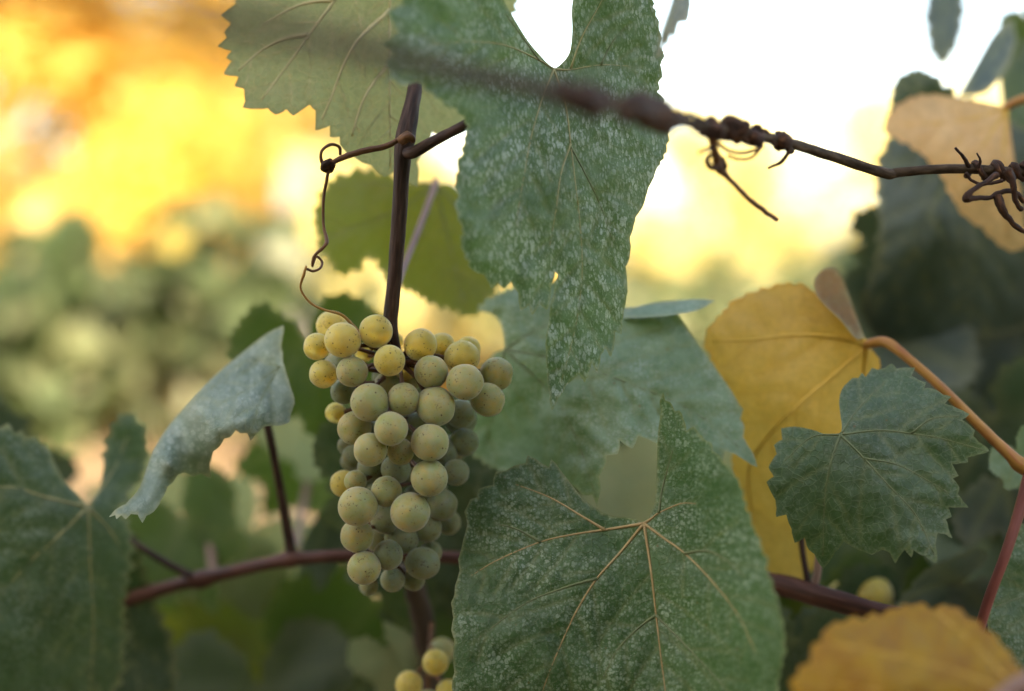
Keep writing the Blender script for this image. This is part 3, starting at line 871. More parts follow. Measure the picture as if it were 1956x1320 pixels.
J = (964, 667)
leaf(vine_c, 'pale dusty leaf behind the speckled tip, in shadow beside the grapes',
     [('s', [(964, 667), (962, 640), (954, 615), (938, 600), (912, 593)]), ('t', [(912, 590), (960, 560), (1050, 540), (1130, 560), (1195, 588), (1250, 588), (1295, 602)]),
      ('s', [(1295, 602), (1350, 680), (1390, 735), (1410, 768)]), ('x', [(1412, 772), (1420, 782), (1414, 800), (1422, 815), (1420, 835), (1428, 850), (1447, 893), (1420, 878), (1405, 868), (1385, 862), (1377, 888), (1360, 868)]),
      ('s', [(1360, 868), (1310, 875), (1252, 846)]), ('x', [(1252, 845), (1235, 838), (1219, 832), (1208, 857), (1184, 841), (1180, 867), (1158, 870), (1155, 892), (1144, 911), (1148, 935), (1140, 968), (1131, 945), (1114, 946), (1096, 929)]),
      ('t', [(1085, 925), (1040, 915), (990, 905), (940, 890), (895, 855), (878, 810), (900, 750), (928, 695)]), ('s', [(928, 692), (945, 675), (964, 667)])],
     [(1200, 700, .575), (1420, 850, .580), (1140, 960, .560), (900, 800, .625), (964, 667, .60), (1250, 590, .602), (1000, 870, .61), (1080, 850, .578), (1050, 560, .61)],
     [[J, (1080, 690), (1220, 740), (1330, 790), (1430, 870)], [J, (1060, 760), (1110, 860), (1138, 950)], [J, (1050, 620), (1180, 600)], [J, (950, 760), (930, 850)]],
     J, 'leaf_pale', vein_mat='vein_dim', vr=(2.4, 0.7), fine=0.6, spacing=8, seed=13, pucker=0.0024, rough=0.003)
leaf(vine_c, 'pale folded-over upper edge of the dusty leaf',
     [('s', [(1190, 592), (1250, 578), (1330, 571), (1366, 574)]), ('s', [(1366, 574), (1340, 590), (1300, 600), (1240, 606), (1192, 608)])],
     [(1190, 590, .599), (1366, 574, .592), (1300, 600, .583), (1250, 578, .599), (1195, 606, .591)], [], (1190, 592), 'leaf_pale', spacing=8, seed=14, pucker=0)

J = (1658, 660)
leaf(vine_r, 'broad golden yellow leaf with an orange stalk, right of the pale leaf',
     [('s', [(1658, 660), (1640, 648), (1615, 610), (1585, 575), (1545, 552)]), ('t', [(1545, 550), (1500, 543), (1450, 556), (1405, 575), (1375, 605), (1348, 638), (1362, 690), (1390, 740), (1410, 800), (1400, 870), (1405, 930), (1420, 990), (1440, 1040), (1465, 1090), (1490, 1130), (1530, 1120), (1555, 1070), (1575, 980), (1620, 900), (1655, 800), (1672, 740), (1680, 690)]), ('s', [(1680, 685), (1658, 660)])],
     [(1658, 660, .600), (1500, 545, .612), (1350, 640, .605), (1400, 870, .618), (1490, 1120, .64), (1560, 950, .62), (1650, 780, .612), (1520, 780, .598), (1460, 680, .600)],
     [[J, (1600, 710), (1540, 760), (1470, 830), (1430, 900), (1440, 1000)], [J, (1600, 645), (1520, 640), (1430, 650), (1360, 650)], [J, (1640, 760), (1590, 880), (1530, 1040)], [J, (1590, 590), (1540, 565)]],
     J, 'leaf_yellow', vein_mat='vein_yellow', vr=(7.0, 1.6), fine=0.9, spacing=10, seed=17, pucker=0.0016, tooth=26, amp=6)
leaf(vine_r, 'brown curled lobe standing up behind the yellow leaf stalk',
     [('s', [(1554, 548), (1558, 528), (1574, 514), (1598, 514), (1618, 555), (1634, 600), (1652, 645)]), ('s', [(1652, 645), (1634, 646), (1606, 612), (1578, 586), (1560, 565)])],
     [(1556, 540, .598), (1600, 514, .622), (1650, 645, .597), (1605, 605, .592), (1600, 565, .612), (1630, 600, .615)], [], (1650, 645), 'leaf_brown', spacing=9, seed=18, pucker=0)
cane('petiole', [(1650, 662, .600, 7), (1668, 655, .594, 9.5), (1695, 655, .588, 10.5), (1735, 685, .582, 9), (1800, 742, .575, 9), (1880, 822, .568, 10), (1930, 870, .563, 12), (1950, 888, .562, 16), (1990, 905, .56, 19)], M['petiole'], vine_r, 0.06)

J = (1605, 830)
leaf(vine_r, 'small sharp dark green leaf with a saw-toothed rim over the yellow leaf',
     [('s', [(1605, 830), (1608, 815), (1605, 790), (1603, 765), (1609, 742), (1626, 724)]),
      ('x', [(1628, 722), (1640, 722), (1646, 712), (1654, 720), (1666, 702), (1676, 706), (1690, 703), (1704, 694), (1713, 704), (1730, 702), (1748, 702), (1741, 718), (1755, 726), (1769, 730), (1765, 742), (1780, 742), (1791, 746), (1802, 754), (1817, 758), (1805, 771), (1825, 778), (1852, 791), (1838, 802), (1852, 812), (1862, 822), (1859, 833), (1873, 846), (1890, 861), (1868, 868), (1848, 874), (1849, 883), (1819, 886), (1825, 898), (1831, 909), (1820, 914), (1833, 932), (1830, 944), (1840, 958), (1850, 970), (1830, 969), (1811, 968), (1818, 987), (1807, 992), (1812, 1010), (1819, 1028), (1805, 1020), (1791, 1018), (1787, 1040), (1789, 1075), (1768, 1062), (1745, 1051), (1741, 1065), (1728, 1050), (1720, 1060), (1710, 1076), (1700, 1056), (1685, 1050), (1665, 1060), (1648, 1052), (1630, 1045), (1612, 1034), (1595, 1055), (1572, 1086), (1556, 1059), (1545, 1050), (1537, 1027), (1518, 1037), (1512, 1010), (1502, 983), (1483, 988), (1483, 970), (1481, 955), (1464, 921), (1478, 910), (1468, 893), (1484, 867), (1478, 850), (1494, 840), (1492, 818)]),
      ('s', [(1493, 818), (1518, 815), (1552, 821), (1582, 831), (1605, 830)])],
     [(1605, 830, .540), (1700, 700, .560), (1885, 860, .528), (1790, 1070, .524), (1570, 1080, .544), (1470, 900, .556), (1493, 820, .562), (1660, 930, .532), (1740, 850, .536), (1610, 760, .556), (1840, 960, .53)],
     [[J, (1680, 822), (1740, 828), (1800, 838), (1880, 860)], [J, (1650, 875), (1700, 930), (1750, 985), (1785, 1060)], [J, (1585, 890), (1575, 960), (1572, 1060)], [J, (1640, 780), (1690, 730)], [J, (1550, 835), (1500, 880)],
      [(1740, 828), (1780, 800), (1830, 795)], [(1650, 875), (1720, 890), (1810, 940)]],
     J, 'leaf_small', vein_mat='vein_dim', vr=(2.6, 0.8), fine=0.6, spacing=6.5, seed=21, pucker=0.0012, rough=0.0014, axis=-30)

leaf(vine_l, 'drooping leaf dusted grey-white, hanging left of the grapes',
     [('x', [(542, 623), (537, 660), (540, 690), (547, 713), (557, 745), (563, 770), (556, 790), (553, 807), (537, 813), (520, 813), (505, 815), (490, 828), (478, 842), (472, 827), (460, 828), (450, 822), (438, 836), (428, 838), (420, 852), (407, 863), (401, 885), (402, 913), (385, 905), (368, 910), (352, 902), (340, 907), (330, 922), (320, 930), (308, 955), (293, 978), (280, 985), (272, 999), (263, 983), (250, 982), (240, 992), (232, 984), (222, 992), (220, 984), (208, 988), (226, 970), (240, 963)]),
      ('s', [(240, 962), (267, 930), (293, 860), (333, 800), (400, 727), (467, 670), (510, 637), (540, 622)])],
     [(542, 623, .595), (563, 770, .570), (450, 825, .545), (270, 985, .545), (330, 800, .588), (467, 670, .600), (430, 760, .562), (384, 800, .560), (368, 850, .574), (395, 905, .582), (352, 895, .574), (325, 890, .556), (404, 850, .556), (300, 900, .562)],
     [[(535, 700), (470, 745), (415, 775)], [(535, 700), (500, 760), (478, 830)], [(535, 700), (470, 690), (400, 745)]],
     (535, 690), 'leaf_dusty', vein_mat='vein_dim', vr=(1.2, 0.4), fine=0.3, spacing=7, seed=25, pucker=0.0022, rough=0.0035)

J = (168, 968)
leaf(vine_l, 'broad dark green leaf at the lower left, out of focus',
     [('s', [(168, 968), (150, 945), (125, 920), (108, 890), (98, 866)]), ('t', [(92, 856), (50, 835), (20, 825), (-30, 815), (-120, 830), (-200, 950), (-180, 1150), (-120, 1300), (0, 1400), (110, 1400), (190, 1350), (228, 1290), (234, 1215), (236, 1140), (246, 1060), (245, 1010), (225, 970), (262, 920), (278, 880), (274, 820), (240, 790), (212, 830), (200, 880)]), ('s', [(198, 890), (190, 930), (168, 968)])],
     [(168, 968, .625), (0, 830, .615), (260, 820, .66), (-150, 1050, .60), (100, 1380, .64), (225, 1180, .655), (60, 1100, .615), (150, 1150, .622), (240, 900, .655)],
     [[J, (172, 1080), (178, 1200), (170, 1340)], [J, (110, 1025), (50, 1080), (-20, 1160)], [J, (90, 950), (20, 930), (-60, 940)], [J, (215, 1020), (232, 1060)], [J, (215, 900), (245, 830)]],
     J, 'leaf_soft', vein_mat='vein', vr=(3.6, 1.0), fine=0.6, spacing=12, seed=31, pucker=0.002, tooth=28, amp=12)
leaf(vine_l, 'dark green leaf behind the broad leaf at the lower left',
     [('t', [(200, 1010), (240, 1000), (268, 1080), (300, 1170), (330, 1250), (328, 1330), (280, 1400), (180, 1420), (100, 1330), (120, 1150)])],
     [(240, 1000, .66), (330, 1260, .69), (200, 1400, .68), (120, 1150, .68)], [[(200, 1020), (240, 1150), (270, 1350)]], (200, 1020), 'leaf_dark', vein_mat='vein_dim', vr=(3, 1), spacing=14, seed=33, tooth=28, amp=12)

J = (832, 352)
leaf(vine_c, 'backlit olive leaf behind the brown stem above the grapes',
     [('s', [(832, 352), (812, 348), (790, 352)]), ('t', [(780, 350), (735, 338), (690, 330), (645, 342), (618, 368), (603, 420), (612, 450), (610, 472), (632, 490), (652, 525), (690, 498), (712, 484), (742, 530), (768, 546), (802, 562), (832, 580), (870, 590), (905, 604), (935, 560), (960, 520), (930, 420), (895, 375)]), ('s', [(890, 370), (862, 352), (832, 352)])],
     [(832, 352, .660), (640, 345, .672), (650, 520, .668), (905, 600, .65), (940, 480, .67), (760, 450, .655), (700, 400, .660)],
     [[J, (760, 400), (680, 430), (610, 460)], [J, (800, 460), (740, 520)], [J, (860, 470), (890, 590)], [J, (900, 420), (945, 480)], [J, (730, 350), (650, 350)]],
     J, 'leaf_olive', vein_mat='vein_dim', vr=(2.4, 0.8), fine=0.6, spacing=10, seed=35, pucker=0.0018, tooth=24, amp=12)
cane('petiole', [(833, 345, .655, 6.5), (825, 370, .648, 6), (795, 450, .625, 6), (768, 520, .60, 6.5), (750, 580, .57, 7)], M['petiole_pink'], vine_c)

# dark and peach leaves on the right
leaf(vine_r, 'large dark blue-green leaf hanging at the right edge',
     [('t', [(1700, 262), (1684, 300), (1676, 345), (1684, 420), (1676, 500), (1656, 560), (1642, 605), (1670, 640), (1740, 662), (1850, 642), (1960, 620), (2060, 520), (2060, 330), (1960, 250), (1850, 230), (1760, 240)])],
     [(1690, 300, .73), (1650, 600, .75), (1960, 620, .77), (2050, 400, .74), (1850, 240, .71), (1800, 450, .705)], [[(1850, 240), (1790, 380), (1720, 520), (1660, 600)], [(1850, 240), (1860, 420), (1850, 630)], [(1850, 240), (1760, 290), (1690, 330)]],
     (1850, 240), 'leaf_slate', vein_mat='vein_dim', vr=(2.6, 1), spacing=13, seed=41, pucker=0.002, tooth=28, amp=9)
J = (1925, 205)
leaf(vine_r, 'peach-yellow withering leaf at the upper right, behind the wire',
     [('s', [(1925, 205), (1890, 198), (1850, 190)]), ('t', [(1790, 180), (1735, 190), (1697, 222), (1692, 255), (1722, 266), (1748, 284), (1772, 304), (1800, 335), (1817, 372), (1842, 412), (1880, 437), (1905, 464), (1930, 478), (1962, 470), (1955, 420), (1942, 330)]), ('s', [(1940, 320), (1932, 260), (1925, 205)])],
     [(1925, 205, .66), (1700, 225, .672), (1800, 330, .655), (1930, 475, .668), (1790, 185, .68), (1870, 300, .648)],
     [[J, (1840, 230), (1710, 240)], [J, (1870, 290), (1820, 360)], [J, (1915, 330), (1925, 460)]], J, 'leaf_peach', vein_mat='vein_yellow', vr=(3, 1), spacing=11, seed=43, pucker=0.002, tooth=26, amp=5)
cane('petiole', [(1918, 208, .66, 8), (1940, 195, .655, 8), (1970, 188, .65, 9), (2040, 200, .64, 10)], M['petiole'], vine_r)
leaf(vine_r, 'dark leaf top showing above the peach leaf',
     [('t', [(1702, 218), (1708, 165), (1718, 148), (1752, 134), (1790, 150), (1818, 182), (1880, 205), (1850, 260), (1760, 270)])], [(1710, 150, .70), (1800, 160, .69), (1860, 230, .70), (1720, 250, .69)], [[(1850, 230), (1780, 190), (1720, 160)]],
     (1850, 230), 'leaf_dark', vein_mat='vein_dim', vr=(2, .8), spacing=13, seed=45, tooth=24, amp=9)
leaf(vine_r, 'small dark leaf hanging from the top edge against the sky',
     [('t', [(1775, -40), (1832, -30), (1840, 30), (1828, 85), (1797, 125), (1774, 80), (1768, 20)])], [(1800, -30, .85), (1797, 120, .80), (1770, 30, .83), (1838, 30, .82)], [[(1800, -30), (1800, 50), (1797, 118)]],
     (1800, -30), 'leaf_slate', vein_mat='vein_dim', vr=(2, .8), spacing=13, seed=47, tooth=24, amp=7)
leaf(vine_r, 'narrow grey leaf seen edge-on at the upper right corner',
     [('s', [(1935, 35), (1900, 60), (1862, 125), (1832, 180)]), ('s', [(1838, 184), (1884, 176), (1922, 130), (1942, 80)])], [(1935, 40, .74), (1835, 180, .70), (1870, 110, .72), (1920, 130, .705)], [[(1935, 45), (1890, 110), (1838, 180)]],
     (1935, 40), 'leaf_slate', vein_mat='vein_dim', vr=(2, .8), spacing=13, seed=49)
leaf(vine_r, 'green leaf filling the upper right edge of the picture',
     [('t', [(1908, 145), (1940, 108), (2000, 60), (2080, 180), (2040, 330), (1960, 360), (1934, 330), (1925, 250)])], [(1910, 150, .76), (2000, 70, .80), (2040, 320, .78), (1935, 320, .75)], [[(2040, 180), (1980, 200), (1920, 230)]],
     (2040, 180), 'leaf_mid', vein_mat='vein_dim', vr=(2, .8), spacing=14, seed=51, tooth=26, amp=9)
leaf(vine_c, 'small grey folded leaf at the top edge above the wire knot',
     [('x', [(1292, -30), (1325, -20), (1318, 0), (1312, 40), (1298, 42), (1295, 46), (1287, 72), (1281, 66), (1275, 88), (1269, 82), (1262, 108), (1250, 112), (1255, 95)]), ('s', [(1256, 90), (1264, 55), (1278, 15), (1290, -25)])],
     [(1292, -30, .47), (1318, 0, .50), (1250, 112, .455), (1287, 60, .475)], [[(1300, -25), (1282, 30), (1262, 80)]], (1300, -25), 'leaf_slate', vein_mat='vein_dim', vr=(2, .8), spacing=7, seed=53)
J = (1985, 1250)
leaf(vine_r, 'dark leaf at the right edge beside the red stalk',
     [('t', [(1950, 1000), (1935, 1040), (1912, 1090), (1893, 1150), (1888, 1200), (1915, 1245), (1950, 1300), (2080, 1300), (2120, 1100), (2020, 1000)])], [(1950, 1000, .57), (1890, 1180, .560), (1950, 1300, .565), (2100, 1100, .59)], [[(2040, 1150), (1960, 1140), (1900, 1160)], [(2040, 1150), (1980, 1070), (1945, 1015)], [(2040, 1150), (1980, 1220), (1940, 1270)]],
     (2040, 1150), 'leaf_front', vein_mat='vein_dim', vr=(2, .8), spacing=8, seed=55, tooth=20, amp=5)
leaf(vine_r, 'rusty ochre leaf close to the lens at the lower right corner',
     [('t', [(1508, 1305), (1535, 1280), (1566, 1240), (1580, 1198), (1640, 1186), (1700, 1172), (1732, 1156), (1775, 1168), (1800, 1155), (1862, 1190), (1912, 1232), (1952, 1290), (1965, 1350), (1850, 1460), (1650, 1470), (1540, 1400)])],
     [(1510, 1305, .425), (1700, 1170, .445), (1860, 1190, .44), (1960, 1330, .42), (1700, 1300, .410), (1650, 1460, .43)], [[(1960, 1340), (1850, 1290), (1700, 1250), (1590, 1230)], [(1960, 1340), (1870, 1240), (1790, 1170)], [(1960, 1340), (1800, 1340), (1560, 1300)]],
     (1960, 1340), 'leaf_ochre', vein_mat='vein_yellow', vr=(4, 1.4), spacing=12, seed=57, pucker=0.002, tooth=34, amp=9)
cane('petiole', [(1905, 1345, .41, 22), (1940, 1318, .405, 22), (2000, 1290, .40, 22)], M['petiole_pink'], vine_r)
cane('petiole', [(2000, 830, .565, 14), (1970, 900, .56, 13), (1948, 975, .556, 11), (1920, 1060, .552, 10), (1890, 1140, .552, 10), (1868, 1210, .555, 10), (1840, 1300, .57, 10)], M['petiole_red'], vine_r, 0.05)

# canes, shoots, stem
cane('shoot', [(800, 120, .565, 13), (793, 165, .556, 14), (784, 215, .550, 16), (775, 262, .547, 20), (770, 285, .546, 18), (767, 330, .546, 15.5), (761, 430, .547, 15), (753, 540, .549, 14), (746, 610, .552, 14), (751, 645, .553, 11), (762, 690, .556, 9)], M['stem'], vine_c, 0.10, sides=14)
cane('shoot', [(770, 292, .546, 11), (790, 291, .540, 12), (815, 277, .535, 11), (850, 258, .528, 10), (886, 240, .522, 10), (930, 215, .53, 10), (990, 180, .55, 9)], M['stem'], vine_c, 0.08, sides=12)
cane('node_scar', [(766, 268, .538, 9), (775, 262, .535, 11), (786, 264, .535, 8), (790, 270, .537, 4)], M['tendril'], vine_c, 0.4)
cane('tendril', [(764, 266, .540, 5), (735, 280, .538, 6), (700, 287, .537, 6), (665, 297, .536, 6), (640, 308, .535, 5), (625, 318, .534, 5), (614, 306, .533, 3.5), (615, 288, .532, 3), (632, 276, .534, 3), (648, 281, .536, 3), (650, 296, .537, 2.8)], M['tendril'], vine_c, 0.15, n=8)
cane('tendril_coil', [(632, 306, .533, 4), (622, 312, .530, 6), (618, 322, .534, 6), (630, 325, .537, 6), (636, 314, .532, 5), (624, 308, .531, 4)], M['dry'], vine_c, 0.35)
cane('tendril', [(628, 322, .535, 3.4), (624, 345, .536, 3.2), (618, 380, .537, 3), (618, 430, .538, 2.8), (624, 458, .536, 3.6), (620, 470, .534, 3.4), (600, 490, .535, 2.8), (597, 508, .537, 2.4), (604, 490, .540, 2.4), (615, 500, .541, 2.4), (612, 512, .538, 2.4), (598, 518, .535, 2.6), (584, 514, .534, 2.6), (580, 526, .535, 2.2)], M['tendril'], vine_c, 0.2, n=7)
cane('tendril', [(585, 508, .533, 2), (580, 526, .534, 3), (574, 545, .536, 2.2), (578, 560, .537, 2.2), (595, 580, .539, 2.4), (620, 592, .541, 2.4), (650, 600, .545, 2.8), (668, 615, .547, 3.2), (690, 640, .55, 3.4), (712, 668, .554, 3.4)], M['tendril_gold'], vine_c, 0.2, n=7)
cane('cane', [(120, 1180, .70, 15), (285, 1132, .675, 14), (350, 1114, .665, 13), (382, 1107, .662, 19), (410, 1100, .659, 14), (460, 1088, .652, 13), (530, 1072, .644, 13), (555, 1067, .642, 18), (580, 1066, .640, 13), (640, 1062, .636, 12), (760, 1060, .635, 12), (880, 1066, .635, 12), (980, 1075, .64, 13), (1120, 1088, .63, 15), (1300, 1095, .615, 19), (1480, 1116, .60, 21), (1570, 1140, .585, 21), (1690, 1172, .575, 19), (1800, 1195, .57, 17), (1960, 1220, .58, 17)], M['cane'], vine_c, 0.10, n=8, sides=12)
cane('shoot', [(498, 770, .610, 7), (512, 818, .616, 8), (525, 880, .624, 8), (540, 960, .634, 9), (552, 1030, .640, 10), (560, 1070, .642, 12)], M['stem'], vine_l, 0.08)
cane('shoot', [(246, 1030, .655, 6), (300, 1065, .657, 7), (345, 1090, .66, 8), (385, 1110, .662, 10)], M['stem'], vine_l, 0.1)
cane('shoot', [(600, 830, .80, 6), (590, 900, .80, 7), (578, 980, .79, 7), (560, 1060, .76, 8)], M['petiole_pink'], vine_l)
cane('shoot', [(395, 990, .80, 8), (402, 1040, .79, 8), (408, 1110, .76, 8)], M['petiole_pink'], vine_l)
cane('shoot', [(1530, 1020, .60, 7), (1534, 1060, .60, 6), (1545, 1120, .60, 7)], M['stem'], vine_r)
cane('shoot', [(1565, 1060, .59, 8), (1560, 1100, .59, 8), (1552, 1130, .59, 8)], M['petiole_pink'], vine_r)
cane('trunk', [(770, 1090, .62, 16), (795, 1130, .64, 20), (812, 1220, .66, 22), (825, 1330, .68, 26), (810, 1600, .70, 40), (830, 2300, .70, 70), (815, 3300, .69, 90), (825, 4400, .68, 100), (825, 5200, .68, 120)], M['trunk'], vine_c, 0.3, n=8, sides=14)
cane('trunk', [(120, 1180, .70, 15), (60, 1260, .71, 24), (40, 1500, .72, 50), (20, 2300, .72, 75), (-10, 3400, .72, 90), (-20, 4900, .72, 110)], M['trunk'], vine_l, 0.3, n=8, sides=14)
cane('trunk', [(1960, 1220, .58, 17), (2050, 1290, .62, 24), (2080, 1600, .70, 45), (2060, 2400, .72, 75), (2080, 3400, .72, 90), (2080, 4900, .72, 110)], M['trunk'], vine_r, 0.3, n=8, sides=14)

# ------------------------------------------------------------------ filler leaves of the same vines (soft, behind)
def generic_leaf_mesh(name, seed, mat):
    rs = random.Random(seed)
    half = [(0, 1.0), (.10, .88), (.17, .76), (.24, .64), (.36, .66), (.50, .66), (.66, .60), (.62, .46), (.57, .33), (.66, .22), (.76, .06), (.72, -.12), (.60, -.28), (.44, -.40), (.28, -.38), (.16, -.27), (.05, -.10)]
    j = lambda: rs.uniform(-.03, .03)
    right = [(x + j() if x else 0, y + j()) for x, y in half]
    left = [(-x + j(), y + j()) for x, y in half[1:]][::-1]
    segs = [('t', [(a * 200, -b * 200) for a, b in right]), ('s', [(right[-1][0] * 200, -right[-1][1] * 200), (0, 0), (left[0][0] * 200, -left[0][1] * 200)]), ('t', [(a * 200, -b * 200) for a, b in left])]
    poly = build_outline(segs, rs, 26, 11)
    x0, y0 = poly.min(0); x1, y1 = poly.max(0)
    sp = 24
    g = np.array([(x, y) for x in np.arange(x0, x1, sp) for y in np.arange(y0, y1, sp)])
    g = g[inside(g, poly)]; g = g[segdist(g, poly, np.roll(poly, -1, 0)) > sp * 0.5]
    ov, _, of, _, _, _ = delaunay_2d_cdt([Vector(p) for p in poly] + [Vector(p) for p in g], [(i, (i + 1) % len(poly)) for i in range(len(poly))], [], 1, 1e-4)
    q = np.array([(v.x, v.y) for v in ov])
    vs = [[(0, 0), (0, -190)], [(0, 0), (125, -115)], [(0, 0), (-125, -115)], [(0, 0), (140, 0)], [(0, 0), (-140, 0)]]
    va = np.array([v[0] for v in vs], float); vb = np.array([v[1] for v in vs], float)
    dv = segdist(q, va, vb); de = segdist(q, poly, np.roll(poly, -1, 0))
    fold = rs.uniform(0.05, 0.35); droop = rs.uniform(0.1, 0.6); cup = rs.uniform(-0.25, 0.3)
    u = q / 200.0
    z = fold * np.abs(u[:, 0]) - droop * (-u[:, 1]) * np.abs(u[:, 1]) * 0.5 + cup * (u ** 2).sum(1) * 0.4
    z += np.array([noise.noise(Vector((a * 2.2, b * 2.2, seed))) * 0.10 for a, b in u]) + 0.03 * (1 - np.exp(-dv / 14))
    V = np.c_[u[:, 0], -u[:, 1], z]
    me = mesh_from(name, V, [tuple(t) for t in of], None, M[mat])
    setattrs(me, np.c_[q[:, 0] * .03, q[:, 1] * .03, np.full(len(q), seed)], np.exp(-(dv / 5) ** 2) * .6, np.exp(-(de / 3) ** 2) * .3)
    return me


GEN = {mt: [generic_leaf_mesh('leaf', 100 + 7 * i + 31 * k, mt) for i in range(3)] for k, mt in enumerate(('leaf_dark', 'leaf_mid', 'leaf_slate', 'leaf_olive', 'leaf_yellow', 'leaf_under', 'leaf_pale'))}
rf = random.Random(77)


def filler(parent, px, py, d, size, mat, roll=None, tilt=None, turn=None, label=None):
    o = link('leaf', rf.choice(GEN[mat]))
    s = size * d / FX / 1.35
    roll = rf.uniform(-70, 70) if roll is None else roll
    tilt = rf.uniform(-45, 45) if tilt is None else tilt
    turn = rf.uniform(-50, 50) if turn is None else turn
    # leaf lies in xy, tip +y, upper side +z; stand it up facing the camera with the tip down
    rot = Matrix.Rotation(R(turn), 4, 'Z') @ Matrix.Rotation(R(90 + tilt), 4, 'X') @ Matrix.Rotation(R(180 + roll), 4, 'Z')
    o.matrix_world = Matrix.Translation(P(px, py, d)) @ rot @ Matrix.Scale(s, 4)
    mw = o.matrix_world.copy()
    o.parent = parent
    o.matrix_parent_inverse = Matrix.Translation(-parent.location)
    o.matrix_basis = mw
    if label:
        o['label'] = label
    return o


F_ = [  # px, py, depth, size, material, roll, tilt, turn, vine
    (585, 655, .70, 260, 'leaf_mid', 10, -10, 10, vine_c), (620, 770, .78, 240, 'leaf_under', 30, 10, -15, vine_c), (590, 850, .84, 220, 'leaf_mid', -30, 0, 20, vine_c),
    (640, 960, .74, 260, 'leaf_slate', 50, 35, 60, vine_c), (720, 1150, .80, 380, 'leaf_mid', 10, 10, 10, vine_c), (560, 1180, .86, 420, 'leaf_olive', -20, -10, -20, vine_c),
    (420, 1230, .92, 420, 'leaf_olive', 25, 0, 15, vine_l), (480, 1010, .86, 260, 'leaf_under', -40, 10, 20, vine_l), (350, 990, .80, 260, 'leaf_mid', 30, -10, -25, vine_l), (330, 1000, .9, 240, 'leaf_under', -70, 0, 0, vine_l),
    (900, 960, .72, 200, 'leaf_under', 60, 10, 0, vine_c), (840, 1140, .70, 200, 'leaf_mid', 0, 0, 20, vine_c), (745, 1235, .68, 170, 'leaf_under', 30, 20, -30, vine_c), (690, 1300, .72, 240, 'leaf_dark', 60, 30, 40, vine_c),
    (1190, 860, .74, 520, 'leaf_under', 15, -25, 5, vine_c), (1080, 800, .80, 300, 'leaf_dark', 20, 5, 5, vine_c), (940, 830, .70, 320, 'leaf_dark', 10, 5, 5, vine_c), (980, 960, .76, 300, 'leaf_dark', -20, 5, 5, vine_c),
    (770, 860, .66, 300, 'leaf_dark', 0, 0, 10, vine_c), (800, 1020, .70, 260, 'leaf_dark', 30, 0, -10, vine_c),
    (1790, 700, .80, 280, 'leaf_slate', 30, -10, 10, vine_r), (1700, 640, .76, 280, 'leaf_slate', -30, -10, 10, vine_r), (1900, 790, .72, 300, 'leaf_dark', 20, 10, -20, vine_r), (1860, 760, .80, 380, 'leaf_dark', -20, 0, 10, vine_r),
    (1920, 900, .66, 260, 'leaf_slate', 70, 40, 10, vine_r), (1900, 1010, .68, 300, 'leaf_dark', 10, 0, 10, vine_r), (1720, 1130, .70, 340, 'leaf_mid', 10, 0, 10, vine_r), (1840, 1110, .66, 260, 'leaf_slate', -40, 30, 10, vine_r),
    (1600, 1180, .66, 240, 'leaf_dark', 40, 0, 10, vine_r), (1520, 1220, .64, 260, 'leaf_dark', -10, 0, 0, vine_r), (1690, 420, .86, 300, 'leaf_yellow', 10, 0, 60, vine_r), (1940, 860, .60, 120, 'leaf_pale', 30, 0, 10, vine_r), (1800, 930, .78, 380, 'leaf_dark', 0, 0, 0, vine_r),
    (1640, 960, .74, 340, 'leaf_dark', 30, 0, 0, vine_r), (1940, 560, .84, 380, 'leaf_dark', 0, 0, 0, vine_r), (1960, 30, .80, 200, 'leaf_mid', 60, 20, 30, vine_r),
]
for px, py, d, sz, mt, a, b, c, par in F_:
    filler(par, px, py, d, sz, mt, a, b, c)
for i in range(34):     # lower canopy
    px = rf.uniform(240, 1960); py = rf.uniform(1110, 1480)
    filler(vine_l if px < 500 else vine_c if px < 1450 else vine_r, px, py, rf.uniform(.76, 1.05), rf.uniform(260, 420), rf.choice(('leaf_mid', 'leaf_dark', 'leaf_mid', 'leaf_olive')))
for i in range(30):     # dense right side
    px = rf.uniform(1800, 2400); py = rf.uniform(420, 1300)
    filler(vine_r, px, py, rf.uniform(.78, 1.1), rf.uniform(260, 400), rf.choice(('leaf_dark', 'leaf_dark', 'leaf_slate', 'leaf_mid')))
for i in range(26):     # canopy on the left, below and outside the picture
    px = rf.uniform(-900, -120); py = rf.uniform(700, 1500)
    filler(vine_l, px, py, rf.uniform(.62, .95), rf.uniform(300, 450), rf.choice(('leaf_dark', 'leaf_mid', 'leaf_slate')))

# ------------------------------------------------------------------ grapes
def grape_mesh(name, seed, mat):
    bm = bmesh.new()
    bmesh.ops.create_uvsphere(bm, u_segments=32, v_segments=18, radius=1)
    for v in bm.verts:
        n_ = v.co.normalized()
        v.co *= 1 + 0.028 * noise.noise(n_ * 1.6 + Vector((seed * 3.1, 0, 0)))
        v.co.z *= (1.02, 1.08, 0.99, 1.05)[seed // 5 % 4]
        if n_.z < -0.93:
            v.co.z += (abs(n_.z) - 0.93) * 0.5
    me = bpy.data.meshes.new(name); bm.to_mesh(me); bm.free()
    me.shade_smooth(); me.materials.append(M[mat])
    return me


GM = {mt: [grape_mesh('grape', 5 * i + k, mt) for i in range(4)] for k, mt in enumerate(('grape_gold', 'grape_green', 'grape_dim'))}
rg = random.Random(3)


